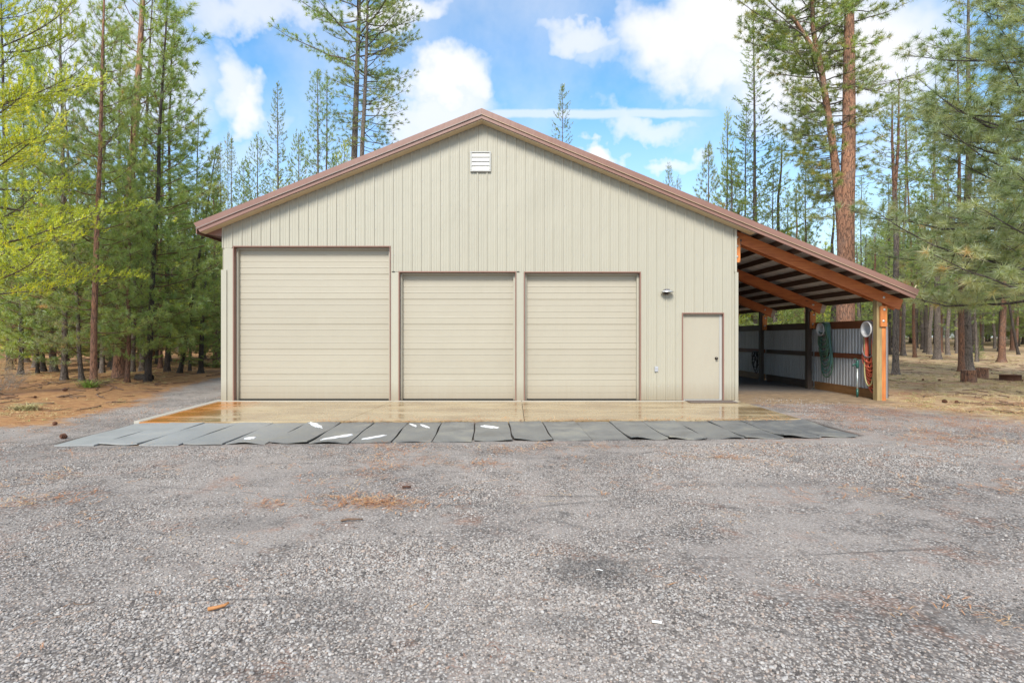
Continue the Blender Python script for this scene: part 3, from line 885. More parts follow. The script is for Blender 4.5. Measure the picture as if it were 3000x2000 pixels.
big, _ = noise(t, p, .55, 5, .6); med, _ = noise(t, p, 2.6, 5, .6)
fine_f = ramp(t, math_(t, 'ADD', math_(t, 'MULTIPLY', big, .6), math_(t, 'MULTIPLY', med, .4)), [(.44, g(0)), (.56, g(1))])
dust, _ = noise(t, p, 90, 3, .7)
finec = mixc(t, .55, g2, ramp(t, dust, [(.3, (.235, .202, .178)), (.7, (.42, .370, .332))]))
gr = mixc(t, math_(t, 'MULTIPLY_ADD', fine_f, .65, .10), g1, finec)
dk, _ = noise(t, scaled(t, p, (.7, 1.6, 1)), 1.9, 6, .7)
gr = mixc(t, ramp(t, dk, [(.60, g(0)), (.72, g(.42))]), gr, (.13, .125, .13))
gr = mixc(t, damp(t, p), gr, (.05, .048, .047))
# scattered rust coloured needles lying on the gravel, more of them to the right and towards the edges
nd1 = t.nodes.new('ShaderNodeTexVoronoi'); nd1.inputs['Scale'].default_value = 1; L(t, scaled(t, p, (22, 90, 1)), nd1.inputs[0])
n2, _ = noise(t, p, 1.4, 6, .7)
spx = t.nodes.new('ShaderNodeSeparateXYZ'); L(t, p, spx.inputs[0])
rx = t.nodes.new('ShaderNodeMapRange'); L(t, spx.outputs[0], rx.inputs[0]); rx.inputs[1].default_value = 1; rx.inputs[2].default_value = 9; rx.inputs[3].default_value = 0; rx.inputs[4].default_value = .13
ry = t.nodes.new('ShaderNodeMapRange'); L(t, spx.outputs[1], ry.inputs[0]); ry.inputs[1].default_value = 5; ry.inputs[2].default_value = 11; ry.inputs[3].default_value = 0; ry.inputs[4].default_value = 1
nl = math_(t, 'MULTIPLY_ADD', rx.outputs[0], ry.outputs[0], n2)
nlm = ramp(t, nl, [(.56, g(0)), (.70, g(.75))])
gr = mixc(t, math_(t, 'MULTIPLY', nlm, ramp(t, nd1.outputs['Distance'], [(.2, g(1)), (.6, g(.25))])), gr, (.36, .15, .07))
# left: orange needle duff with bare dark soil and pale straw
s1, _ = noise(t, scaled(t, p, (1.0, 3.2, 1)), 3.2, 7, .72); s2, _ = noise(t, scaled(t, p, (10, 42, 1)), 2, 3, .7); s3, _ = noise(t, p, .42, 5, .6)
duff = ramp(t, s1, [(.25, (.10, .050, .028)), (.42, (.29, .135, .060)), (.55, (.46, .26, .11)), (.75, (.56, .37, .18))])
duff = mixc(t, ramp(t, s2, [(.35, g(.55)), (.6, g(0))]), duff, (.15, .07, .04))
duff = mixc(t, ramp(t, s3, [(.52, g(0)), (.66, g(.7))]), duff, (.21, .11, .07))
# right: tan grass and needle litter
q1, _ = noise(t, scaled(t, p, (1.0, 2.4, 1)), 1.8, 7, .7); q3, _ = noise(t, p, .3, 5, .6); q4, _ = noise(t, p, .5, 4, .6)
tan = ramp(t, q1, [(.25, (.18, .10, .06)), (.42, (.38, .24, .135)), (.55, (.54, .40, .24)), (.75, (.62, .52, .35))])
tan = mixc(t, ramp(t, s2, [(.35, g(.5)), (.6, g(0))]), tan, (.20, .12, .07))
tan = mixc(t, ramp(t, q3, [(.5, g(0)), (.65, g(.6))]), tan, (.30, .14, .075))
tan = mixc(t, ramp(t, q4, [(.57, g(0)), (.68, g(.45))]), tan, (.27, .29, .12))
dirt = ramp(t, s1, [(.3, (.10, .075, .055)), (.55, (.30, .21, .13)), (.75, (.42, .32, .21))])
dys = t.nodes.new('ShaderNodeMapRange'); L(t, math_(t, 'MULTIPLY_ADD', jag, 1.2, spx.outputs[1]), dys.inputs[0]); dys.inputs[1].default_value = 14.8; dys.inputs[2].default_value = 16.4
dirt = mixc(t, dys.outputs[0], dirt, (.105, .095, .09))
c = mixc(t, mask(sp.outputs[0], .14), gr, duff)
c = mixc(t, mask(sp.outputs[1], .28), c, tan)
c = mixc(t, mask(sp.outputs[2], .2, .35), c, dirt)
c = mixc(t, at.outputs['Alpha'], c, (.045, .035, .028))
L(t, c, b.inputs['Base Color'])
b.inputs['Roughness'].default_value = .85
b.inputs['Specular IOR Level'].default_value = .25
hgt = math_(t, 'ADD', math_(t, 'MULTIPLY', math_(t, 'SUBTRACT', 1, d1), .7), math_(t, 'MULTIPLY', dust, .5))
hgt = math_(t, 'ADD', hgt, math_(t, 'MULTIPLY', s1, 1.4))
bump(t, b, hgt, .55, .012)
gm.materials.append(m_)
ground = link('ground', gm); ground['kind'] = 'structure'

# ------------------------------------------------------------------ concrete slab
m_, t, b = mat('wet_concrete'); p = pos(t)
f1, _ = noise(t, scaled(t, p, (.55, 1.4, 1)), 1.2, 6, .62, .5); f2, _ = noise(t, p, 3.5, 6, .6); f3, _ = noise(t, p, 120, 2)
c = ramp(t, f1, [(.3, (.22, .135, .06)), (.44, (.31, .22, .12)), (.58, (.40, .315, .195)), (.75, (.47, .40, .29))])
c = mixc(t, ramp(t, f2, [(.5, g(0)), (.72, g(.4))]), c, (.36, .23, .10))
sx = t.nodes.new('ShaderNodeSeparateXYZ'); L(t, p, sx.inputs[0])
floor_refl = t.nodes.new('ShaderNodeMapRange'); L(t, math_(t, 'MULTIPLY_ADD', f2, 1.2, sx.outputs[0]), floor_refl.inputs[0]); floor_refl.inputs[1].default_value = -4.9; floor_refl.inputs[2].default_value = -5.8; floor_refl.inputs[4].default_value = .85
c = mixc(t, floor_refl.outputs[0], c, (.46, .17, .03))  # orange forest-floor reflection at the left end, painted into the concrete colour
# dry pale border along the wall
by = t.nodes.new('ShaderNodeMapRange'); L(t, math_(t, 'MULTIPLY_ADD', f2, .25, sx.outputs[1]), by.inputs[0]); by.inputs[1].default_value = 13.12; by.inputs[2].default_value = 13.2
c = mixc(t, by.outputs[0], c, (.44, .40, .33))
L(t, c, b.inputs['Base Color'])
wet = ramp(t, f1, [(.3, g(.05)), (.48, g(.12)), (.58, g(.36)), (.72, g(.55))])
L(t, mixc(t, by.outputs[0], wet, (.7, .7, .7)), b.inputs['Roughness'])
b.inputs['IOR'].default_value = 1.42
bump(t, b, f2, .04, .01)
M['wet'] = m_
M['dry'] = plain('dry_concrete_edge', (.42, .39, .33), .8, 0, .12, 14)
slab = MB().prism([(0, 0)] * 0 or [(-6.9, -.16), (5.62, -.16), (5.62, -.012), (-6.9, -.012)], 12.9, 13.28).build('concrete_slab', M['dry'])
slab['kind'] = 'structure'
YSL, YSR = 9.93, 10.32
def yfront(x): return YSL + (x + 6.62) / 12.2 * (YSR - YSL)
jb = [(-6.62, -6.86), (-2.95, -2.69), (.355, .40), (3.55, 3.26), (5.56, 5.61)]    # joints: (x at front, x at wall)
for (a0, a1), (b0, b1) in zip(jb, jb[1:]):
    gp = .005
    a0 += gp * (a0 > -6.6); a1 += gp * (a0 > -6.6); b0 -= gp * (b0 < 5.5); b1 -= gp * (b0 < 5.5)
    V = [(a0, yfront(a0), -.14), (b0, yfront(b0), -.14), (b1, 13.31, -.14), (a1, 13.31, -.14)]
    bv = .006
    T = [(a0, yfront(a0), -.004), (b0, yfront(b0), -.004), (b1, 13.31, -.004), (a1, 13.31, -.004)]
    T2 = [(a0 + bv, yfront(a0) + bv, .002), (b0 - bv, yfront(b0) + bv, .002), (b1 - bv, 13.31, .002), (a1 + bv, 13.31, .002)]
    Fc = [(3, 2, 1, 0), (8, 9, 10, 11)] + [(i, (i + 1) % 4, 4 + (i + 1) % 4, 4 + i) for i in range(4)] + [(4 + i, 4 + (i + 1) % 4, 8 + (i + 1) % 4, 8 + i) for i in range(4)]
    MB().add(V + T + T2, Fc).build('slab_panel', M['wet'], slab)
# raised dry rim along the left edge
rim = MB(); q = [(-6.62, 9.94), (-6.86, 13.3)]
V = []
for (xx, yy_) in q: V += [(xx - .10, yy_, -.12), (xx - .10, yy_, .018), (xx - .02, yy_, .022), (xx + .012, yy_, .0035)]
rim.add(V, [(0, 4, 5, 1), (1, 5, 6, 2), (2, 6, 7, 3), (0, 1, 2, 3)])
rim.build('slab_rim', M['dry'], slab)

# ------------------------------------------------------------------ rubber mats
m_, t, b = mat('worn_rubber'); p = pos(t); rnd = objrand(t)
f1, _ = noise(t, p, 2.2, 6, .65); f2, _ = noise(t, p, 45, 3, .7); f3, _ = noise(t, p, 260, 2)
c = ramp(t, f1, [(.3, (.085, .087, .088)), (.5, (.17, .171, .167)), (.68, (.27, .255, .21))])
c = mixc(t, math_(t, 'MULTIPLY', rnd, .5), c, (.14, .14, .135))
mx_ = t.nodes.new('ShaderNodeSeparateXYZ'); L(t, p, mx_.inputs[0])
sky_refl = t.nodes.new('ShaderNodeMapRange'); L(t, math_(t, 'MULTIPLY_ADD', f1, 3.0, mx_.outputs[0]), sky_refl.inputs[0]); sky_refl.inputs[1].default_value = -1.6; sky_refl.inputs[2].default_value = -4.0; sky_refl.inputs[3].default_value = 0; sky_refl.inputs[4].default_value = .62
c = mixc(t, sky_refl.outputs[0], c, (.40, .41, .41))  # sky reflection on the left mats, painted in as paler grey
vo = t.nodes.new('ShaderNodeTexVoronoi'); vo.inputs['Scale'].default_value = 38; L(t, p, vo.inputs[0])
c = mixc(t, ramp(t, vo.outputs['Distance'], [(.09, g(.8)), (.14, g(0))]), c, (.45, .43, .38))
L(t, c, b.inputs['Base Color'])
L(t, ramp(t, f1, [(.3, g(.34)), (.55, g(.48)), (.75, g(.6))]), b.inputs['Roughness'])
bump(t, b, f2, .12, .004)
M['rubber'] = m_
NM = 20
def matx(i, s_):   # boundary i, s_=0 back, 1 front
    j = .012 * math.sin(i * 12.9898 + s_ * 3.1)
    return (-6.68 + i * (12.28 / NM) if s_ == 0 else -6.56 + i * (12.13 / NM)) + (j if 0 < i < NM else 0)
_curl = [random.Random(100 + i) for i in range(NM)]
mats_ = []
looks = ['end mat at the far left, dull grey with dark smudges near its front', 'pale grey mat with a dark curled front edge', 'pale grey mat with a dotted front edge', 'pale grey mat beside the mat with a dropped corner',
         'mat with a white patch near its front edge and a wet brown smear', 'plain mat between two mats that carry white patches', 'mat with a large white patch at its back edge', 'mat with a long slanting white patch near its front',
         'mat with a small slanting white patch near its front', 'mat with two white patches at its back edge', 'plain mat below the pillar between the tall and middle doors\' centre', 'mat with one white sliver near its back',
         'plain dusty mat below the middle of the slab', 'plain mat with needles caught along its right seam', 'mat whose front edge starts to lift and wave', 'mat with a wavy dark front edge and a pale scuff',
         'mat with a wavy front edge and a pale round stain at its back', 'speckled mat, third from the right end', 'mat with a gaping dark hole under its front edge', 'end mat at the far right, speckled with white dust']
for i in range(NM):
    r_ = _curl[i]
    nu, nvv = 7, 13
    wav = r_.uniform(.004, .018) if i in (0, 1, 2, 3, 12, 13, 19) else r_.uniform(.012, .034)
    if i in (14, 15, 16): wav = .04
    if i == 18: wav = .055
    ph = r_.uniform(0, 6.28)
    yf0 = 7.97 + i / NM * (8.68 - 7.97) + r_.uniform(-.03, .03)
    if i == 0: yf0 = 7.97
    tops = []; zj = r_.uniform(-.004, .006); tj = r_.uniform(-.012, .012)
    for v in range(nvv):
        s_ = v / (nvv - 1)
        for u in range(nu):
            a = u / (nu - 1)
            xb = matx(i, 0) + .008 + a * (matx(i + 1, 0) - matx(i, 0) - .018)
            xf = matx(i, 1) + .010 + a * (matx(i + 1, 1) - matx(i, 1) - .026)
            yb = yfront(xb) - .02; yf = yf0 + .02 * math.sin(a * 3 + ph) * (i % 2)
            x = xb + (xf - xb) * s_; y = yb + (yf - yb) * s_
            z = -.018 + zj - .012 * s_ + (a - .5) * tj + .006 * math.sin(s_ * 7 + ph) + .004 * math.sin(a * 5 + ph * 2)
            z += wav * max(0, (s_ - .72) / .28) ** 2 * (.5 + .5 * math.sin(a * (4.2 if i == 18 else 5.5) + ph))
            x += .006 * math.sin(s_ * 9 + i)
            tops.append((x, y, z))
    V = tops + [(x, y, z - .018) for x, y, z in tops]
    nn = len(tops); Fc = []
    for v in range(nvv - 1):
        for u in range(nu - 1):
            a = v * nu + u
            Fc.append((a + nu, a + nu + 1, a + 1, a)); Fc.append((nn + a, nn + a + 1, nn + a + nu + 1, nn + a + nu))
    rim_ = [u for u in range(nu)] + [v * nu + nu - 1 for v in range(1, nvv)] + [(nvv - 1) * nu + u for u in range(nu - 2, -1, -1)] + [v * nu for v in range(nvv - 2, 0, -1)]
    for a, b_ in zip(rim_, rim_[1:] + rim_[:1]): Fc.append((a, b_, nn + b_, nn + a))
    mb = MB(); mb.add(V, Fc, False)
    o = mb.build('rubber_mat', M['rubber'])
    tag(o, looks[i] if i != 10 else 'plain mat just left of the mat with one white sliver', 'rubber mat', 'rubber mats laid along the slab')
    mats_.append((o, tops, nu, nvv))
# irregular white patches on the mats
def mat_z(i, x, y):
    _, tp, _, _ = mats_[i]; d = [((q[0] - x) ** 2 + (q[1] - y) ** 2, q[2]) for q in tp]; d.sort()
    w_ = [(1 / (k + 1e-5), z) for k, z in d[:4]]; return max(z for _, z in w_[:3])
for j, (xa, xb, ya, yb, sl) in enumerate([(891, 957, 1234, 1253, .5), (717, 748, 1274, 1285, 0), (950, 1029, 1267, 1288, -.5), (1069, 1126, 1270, 1285, -.5), (1197, 1226, 1237, 1250, .4), (1228, 1261, 1240, 1254, .4), (1407, 1461, 1242, 1252, .4)]):
    cx, cy = P((xa + xb) / 2, (ya + yb) / 2, -.01); x0, _ = P(xa, (ya + yb) / 2, -.01); x1, _ = P(xb, (ya + yb) / 2, -.01)
    _, y0 = P(1480, yb, -.01); _, y1 = P(1480, ya, -.01)
    rx_, ry_ = (x1 - x0) / 2 * .9, (y1 - y0) / 2
    r_ = random.Random(j + 40); n = 22; ring = []
    i = max(k for k in range(NM) if matx(k, 0) * .5 + matx(k, 1) * .5 < cx)
    for k in range(n):
        a = 2 * math.pi * k / n; rr = 1 + r_.uniform(-.28, .2)
        X = rx_ * math.cos(a) * rr; Y_ = ry_ * math.sin(a) * rr
        xx = cx + X - sl * Y_ * .5 ; yy_ = cy + Y_ * .6 - sl * X * (y1 - y0) / (x1 - x0 + 1e-6) * 1.2
        ring.append((xx, yy_))
    cz = mat_z(i, cx, cy) + .006
    V = [(xx, yy_, cz) for xx, yy_ in ring] + [(xx, yy_, cz - .02) for xx, yy_ in ring]
    MB().add(V, [tuple(range(n))] + [(k, n + k, n + (k + 1) % n, (k + 1) % n) for k in range(n)]).build('white_patch', M['mat_white'], mats_[i][0])

# ------------------------------------------------------------------ scattering with geometry nodes
def instancer(name, pts, rots, scales, meshes, kind='stuff', label=None):
    col = bpy.data.collections.new(name + '_sources')
    for i, me in enumerate(meshes):
        col.objects.link(bpy.data.objects.new(name + '_piece', me))
    me = bpy.data.meshes.new(name); n = len(pts)
    me.vertices.add(n); me.vertices.foreach_set('co', np.asarray(pts, np.float32).ravel())
    a = me.attributes.new('irot', 'FLOAT_VECTOR', 'POINT'); a.data.foreach_set('vector', np.asarray(rots, np.float32).ravel())
    a = me.attributes.new('iscale', 'FLOAT_VECTOR', 'POINT'); a.data.foreach_set('vector', np.asarray(scales, np.float32).ravel())
    a = me.attributes.new('ipick', 'INT', 'POINT'); a.data.foreach_set('value', np.random.RandomState(3).randint(0, len(meshes), n).astype(np.int32))
    o = link(name, me); o['kind'] = kind
    if label: o['label'] = label
    ng = bpy.data.node_groups.new(name + '_nodes', 'GeometryNodeTree')
    ng.interface.new_socket('Geometry', in_out='INPUT', socket_type='NodeSocketGeometry')
    ng.interface.new_socket('Geometry', in_out='OUTPUT', socket_type='NodeSocketGeometry')
    gi = ng.nodes.new('NodeGroupInput'); go = ng.nodes.new('NodeGroupOutput')
    iop = ng.nodes.new('GeometryNodeInstanceOnPoints'); ci = ng.nodes.new('GeometryNodeCollectionInfo')
    ci.inputs['Collection'].default_value = col; ci.inputs['Separate Children'].default_value = True; ci.inputs['Reset Children'].default_value = True
    def named(nm, dt):
        k = ng.nodes.new('GeometryNodeInputNamedAttribute'); k.data_type = dt; k.inputs['Name'].default_value = nm; return k.outputs['Attribute']
    ng.links.new(gi.outputs[0], iop.inputs['Points']); ng.links.new(ci.outputs[0], iop.inputs['Instance'])
    iop.inputs['Pick Instance'].default_value = True
    ng.links.new(named('ipick', 'INT'), iop.inputs['Instance Index'])
    ng.links.new(named('irot', 'FLOAT_VECTOR'), iop.inputs['Rotation']); ng.links.new(named('iscale', 'FLOAT_VECTOR'), iop.inputs['Scale'])
    ng.links.new(iop.outputs[0], go.inputs[0])
    md = o.modifiers.new('scatter', 'NODES'); md.node_group = ng
    return o
rs = np.random.RandomState(11)
# crushed stone
m_, t, b = mat('gravel_stone'); rr = objrand(t)
c = ramp(t, rr, PAL)
p = pos(t); f, _ = noise(t, p, 160, 3)
c = mixc(t, math_(t, 'MULTIPLY', f, .4), c, (.20, .18, .165))
c = mixc(t, damp(t, p), c, (.06, .058, .058))
L(t, c, b.inputs['Base Color']); b.inputs['Roughness'].default_value = .62
stone_m = m_
import bmesh
def stone(seed):
    bm = bmesh.new(); bmesh.ops.create_icosphere(bm, subdivisions=1, radius=1)
    r_ = random.Random(seed)
    ax = [r_.uniform(.75, 1.25), r_.uniform(.7, 1.1), r_.uniform(.45, .7)]
    for v in bm.verts:
        k = 1 + r_.uniform(-.2, .18)
        v.co = Vector((v.co.x * ax[0] * k, v.co.y * ax[1] * k, v.co.z * ax[2] * k))
    me = bpy.data.meshes.new('gravel_stone'); bm.to_mesh(me); bm.free(); me.materials.append(stone_m); return me
def vis_pts(n, y0, y1, mx=1.6):
    y = np.sqrt(rs.uniform(y0 ** 2, y1 ** 2, n)); hw = .96 * y + mx
    x = rs.uniform(-1, 1, n) * hw; return x, y
def fbm(x, y, s, seed=0):
    r_ = np.random.RandomState(seed); z = 0; amp = 1; tot = 0
    for o_ in range(5):
        for _ in range(3):
            a = r_.uniform(0, 6.28); ph = r_.uniform(0, 6.28); f = s * 2 ** o_ * r_.uniform(.7, 1.3)
            z = z + amp * np.sin((x * np.cos(a) + y * np.sin(a)) * f + ph + 1.3 * np.sin((x * np.sin(a) - y * np.cos(a)) * f * .8 + ph * 2))
        tot += amp * 3 * .5; amp *= .62
    return z / tot
def gravel_pts(n, y0, y1, dens):
    x, y = vis_pts(n, y0, y1)
    k = fbm(x, y, 1.1, 5)
    keep = rs.uniform(0, 1, n) < dens * np.clip(.60 + 1.15 * k, .05, 1)
    blocked = (x > -6.95) & (x < 6.1) & (y > 7.75 + (x + 6.6) * .05)
    keep &= ~blocked & (sdist(x, y, left_poly) < rs.uniform(-.6, .25, n)) & (sdist(x, y, right_poly) < rs.uniform(-1.4, .2, n))
    return x[keep], y[keep]
xa, ya = gravel_pts(112000, 1.7, 4.3, 1); xb, yb = gravel_pts(165000, 4.3, 8.2, .95); xc, yc = gravel_pts(90000, 8.2, 15, .8)
X = np.concatenate([xa, xb, xc]); Y = np.concatenate([ya, yb, yc]); n = len(X)
s_ = rs.uniform(.0036, .0086, n) * np.where(rs.uniform(0, 1, n) > .93, 1.55, 1) * (1 + .25 * fbm(X, Y, .8, 9))
s_ = s_ * np.where(Y > 8, 1.25, 1)
pts = np.stack([X, Y, ground_z(X, Y) + s_ * .25], -1)
rot = np.stack([rs.uniform(-.4, .4, n), rs.uniform(-.4, .4, n), rs.uniform(0, 6.28, n)], -1)
instancer('gravel', pts, rot, np.stack([s_] * 3, -1), [stone(k) for k in range(6)], label='crushed grey stone covering the drive')

# fallen needles
m_, t, b = mat('fallen_needle'); rr = objrand(t)
L(t, ramp(t, rr, [(0, (.30, .10, .035)), (.4, (.46, .19, .07)), (.8, (.56, .30, .13)), (1, (.6, .44, .25))]), b.inputs['Base Color']); b.inputs['Roughness'].default_value = .7
needle_m = m_
def needle_clump(seed, n, spread):
    r_ = random.Random(seed); mb = MB()
    for _ in range(n):
        cx, cy = r_.gauss(0, spread), r_.gauss(0, spread * .6); a = r_.gauss(0, .7); l = r_.uniform(.05, .11); wd = .0009
        base = Vector((cx, cy, r_.uniform(.002, .008)))
        for k in (-1, 0, 1):
            d = Vector((math.cos(a + k * .13), math.sin(a + k * .13), r_.uniform(-.04, .12))) * l
            sd_ = Vector((-d.y, d.x, 0)).normalized() * wd
            mid = base + d * .5 + Vector((0, 0, .004))
            mb.add([base - sd_, base + sd_, mid + sd_, mid - sd_], [(0, 1, 2, 3)]); e = base + d
            mb.add([mid - sd_, mid + sd_, e], [(0, 1, 2)])
    return mb.mesh('needle_clump', needle_m)
clumps = [needle_clump(k, 3 if k < 4 else 8, .04 if k < 4 else .09) for k in range(7)]
def litter(n, y0, y1, f):
    x, y = vis_pts(n, y0, y1, 2); k = rs.uniform(0, 1, n) < f(x, y); return x[k], y[k]
def fg(x, y):
    patch = np.clip(fbm(x, y, 1.7, 21) * 2.4 - 1.35, 0, 1)
    right = np.clip((x - 2) / 8, 0, 1) * np.clip((y - 5) / 5, 0, 1) * .35
    edge = np.exp(-np.abs(y - 7.75 - (x + 6.6) * .055) / .18) * (x > -2) * (x < 7) * .6
    blocked = (x > -6.95) & (x < 5.9) & (y > 8.0)
    return np.where(blocked, 0, .035 + patch * np.clip((y - 3) / 5, .12, .7) + right + edge)
xa, ya = litter(26000, 1.8, 13, fg)
# heaps seen on the drive
hp = []
for (px_, py_, nn, sx_, sy_) in [(1075, 1455, 60, .22, .06), (1130, 1462, 45, .28, .05), (800, 1468, 22, .12, .05), (150, 1455, 26, .25, .08), (2900, 1790, 6, .1, .1), (1520, 1310, 30, .3, .08), (2050, 1330, 26, .3, .06), (2500, 1430, 26, .5, .12), (170, 1388, 12, .08, .04), (100, 1258, 14, .2, .05), (2250, 1290, 20, .3, .08), (1360, 1350, 18, .25, .05)]:
    cx, cy = P(px_, py_); hp.append(np.stack([rs.normal(cx, sx_, nn), rs.normal(cy, sy_, nn)], -1))
hp = np.vstack(hp)
X = np.concatenate([xa, hp[:, 0]]); Y = np.concatenate([ya, hp[:, 1]])
# joints between slab and mats, and between the mats
jx = rs.uniform(-3.5, 5.3, 240); X = np.concatenate([X, jx]); Y = np.concatenate([Y, yfront(jx) - .02 + rs.normal(0, .012, 240)])
zz = ground_z(X, Y) + .008
zz[-240:] = .003
n = len(X)
instancer('fallen_needles', np.stack([X, Y, zz], -1), np.stack([rs.uniform(-.15, .15, n), rs.uniform(-.15, .15, n), rs.uniform(0, 6.28, n)], -1), np.stack([np.where(Y < 4.5, rs.uniform(.55, 1.0, n), rs.uniform(.8, 1.5, n))] * 3, -1), clumps, label='rust coloured pine needles strewn on the ground')

# grass and straw on the forest floor
m_, t, b = mat('dry_grass'); rr = objrand(t)
L(t, ramp(t, rr, [(0, (.42, .30, .14)), (.45, (.55, .43, .22)), (.8, (.48, .40, .18)), (1, (.20, .24, .07))]), b.inputs['Base Color']); b.inputs['Roughness'].default_value = .7
def tuft_mesh(seed, n, h, lay, mt):
    r_ = random.Random(seed); mb = MB()
    for _ in range(n):
        a = r_.uniform(0, 6.28); bx, by = r_.gauss(0, .04), r_.gauss(0, .04); l = h * r_.uniform(.5, 1.2); k = lay * r_.uniform(.4, 1.4)
        d1_ = Vector((math.cos(a) * k, math.sin(a) * k, 1)).normalized() * l * .5; d2_ = Vector((math.cos(a) * (k + .6), math.sin(a) * (k + .6), .5)).normalized() * l * .5
        s__ = Vector((-math.sin(a), math.cos(a), 0)) * .003
        p0 = Vector((bx, by, 0)); p1 = p0 + d1_; p2 = p1 + d2_
        mb.add([p0 - s__, p0 + s__, p1 + s__ * .7, p1 - s__ * .7], [(0, 1, 2, 3)]); mb.add([p1 - s__ * .7, p1 + s__ * .7, p2], [(0, 1, 2)])
    return mb.mesh('grass_tuft', mt)
gts = [tuft_mesh(k, 22, .09, 1.6, m_) for k in range(5)]
n = 60000
y = rs.uniform(10, 48, n) ; x = rs.uniform(-1, 1, n) * (.97 * y + 2)
dR, dL = sdist(x, y, right_poly), sdist(x, y, left_poly)
kk = fbm(x, y, .5, 31)
ok = ((dR > .2) & (rs.uniform(0, 1, n) < np.clip(.35 + kk, 0, 1))) | ((dL > .3) & (rs.uniform(0, 1, n) < np.clip(.05 + kk * .4, 0, 1)))
ok &= ~((x > -7.2) & (x < 9.6) & (y > 12.8) & (y < 26))
x, y = x[ok], y[ok]; n = len(x)
instancer('dry_grass', np.stack([x, y, ground_z(x, y) - .005], -1), np.stack([rs.uniform(-.2, .2, n), rs.uniform(-.2, .2, n), rs.uniform(0, 6.28, n)], -1), np.stack([rs.uniform(.7, 1.4, n)] * 2 + [rs.uniform(.5, 1.1, n)], -1), gts, label='dry straw coloured grass on the forest floor')

# sticks and broken twigs on the forest floor
def stick_mesh(seed):
    r_ = random.Random(seed); p_ = [(-.25, 0, .01)]
    for k in range(4): p_.append((p_[-1][0] + .13, p_[-1][1] + r_.gauss(0, .03), .01 + r_.uniform(0, .02)))
    mb = MB().tube(p_, [.012, .011, .009, .007, .004], 5)
    mb.tube([p_[2], (p_[2][0] + .08, p_[2][1] + .09, .05)], [.006, .003], 4)
    return mb.mesh('stick', M['twig'])
n = 3600
y = rs.uniform(11, 45, n); x = rs.uniform(-1, 1, n) * (.97 * y + 2)
ok = (np.maximum(sdist(x, y, right_poly), sdist(x, y, left_poly)) > .3) & ~((x > -7.2) & (x < 9.6) & (y > 12.8) & (y < 26)) & (rs.uniform(0, 1, n) < np.where(x < 0, .9, .45))
x, y = x[ok], y[ok]; n = len(x)
instancer('forest_litter', np.stack([x, y, ground_z(x, y)], -1), np.stack([rs.uniform(-.1, .1, n), rs.uniform(-.1, .1, n), rs.uniform(0, 6.28, n)], -1), np.stack([rs.uniform(.3, 1.5, n)] * 3, -1), [stick_mesh(k) for k in range(5)], label='broken sticks and twigs scattered over the forest floor')

# ------------------------------------------------------------------ stumps, fire ring, cones, twigs, scraps
def bark_mat(name, ca, cb, cc, sc_=9, zs=.22):
    m_, t, b = mat(name); p = pos(t, True)
    q = scaled(t, p, (1, 1, zs))
    _, wc_ = noise(t, q, sc_ * .8, 3)
    ad = t.nodes.new('ShaderNodeVectorMath'); ad.operation = 'MULTIPLY_ADD'; L(t, wc_, ad.inputs[0]); ad.inputs[1].default_value = (.1, .1, .1); L(t, q, ad.inputs[2])
    v = t.nodes.new('ShaderNodeTexVoronoi'); v.feature = 'DISTANCE_TO_EDGE'; v.inputs['Scale'].default_value = sc_; L(t, ad.outputs[0], v.inputs[0])
    v2 = t.nodes.new('ShaderNodeTexVoronoi'); v2.inputs['Scale'].default_value = sc_; L(t, ad.outputs[0], v2.inputs[0])
    f, _ = noise(t, p, 14, 5, .7); f2, _ = noise(t, p, 1.3, 4, .6)
    c = mixc(t, f, cb, cc)
    s_ = t.nodes.new('ShaderNodeSeparateColor'); L(t, v2.outputs['Color'], s_.inputs[0])
    c = mixc(t, math_(t, 'MULTIPLY', s_.outputs[0], .5), c, tuple((a + b_) / 2 for a, b_ in zip(ca, cc)))
    c = mixc(t, ramp(t, v.outputs['Distance'], [(.02, g(.9)), (.11, g(0))]), c, ca)
    c = mixc(t, ramp(t, f2, [(.45, g(0)), (.7, g(.4))]), c, (.17, .15, .14))
    L(t, c, b.inputs['Base Color']); b.inputs['Roughness'].default_value = .9
    h = math_(t, 'MULTIPLY_ADD', f, .4, ramp(t, v.outputs['Distance'], [(0, g(0)), (.15, g(1))]))
    bump(t, b, h, .8, .02)
    return m_
BK = {'orange': bark_mat('orange_ponderosa_bark', (.075, .038, .028), (.36, .16, .09), (.48, .26, .165), 17, .16),
      'grey': bark_mat('grey_brown_bark', (.035, .028, .025), (.15, .115, .095), (.26, .21, .175), 20, .2),
      'dark': bark_mat('dark_bark', (.015, .012, .01), (.055, .042, .035), (.10, .075, .06), 22, .2),
      'rust': bark_mat('rusty_brown_bark', (.04, .022, .016), (.20, .095, .055), (.31, .155, .09), 19, .2)}
m_, t, b = mat('sawn_stump_top'); p = pos(t, True)
wv = t.nodes.new('ShaderNodeTexWave'); wv.wave_type = 'RINGS'; wv.rings_direction = 'SPHERICAL'; wv.inputs['Scale'].default_value = 18; wv.inputs['Distortion'].default_value = 2.5; L(t, scaled(t, p, (1, 1, 0)), wv.inputs[0])
L(t, mixc(t, wv.outputs['Fac'], (.15, .09, .06), (.30, .20, .13)), b.inputs['Base Color']); b.inputs['Roughness'].default_value = .85
top_m = m_
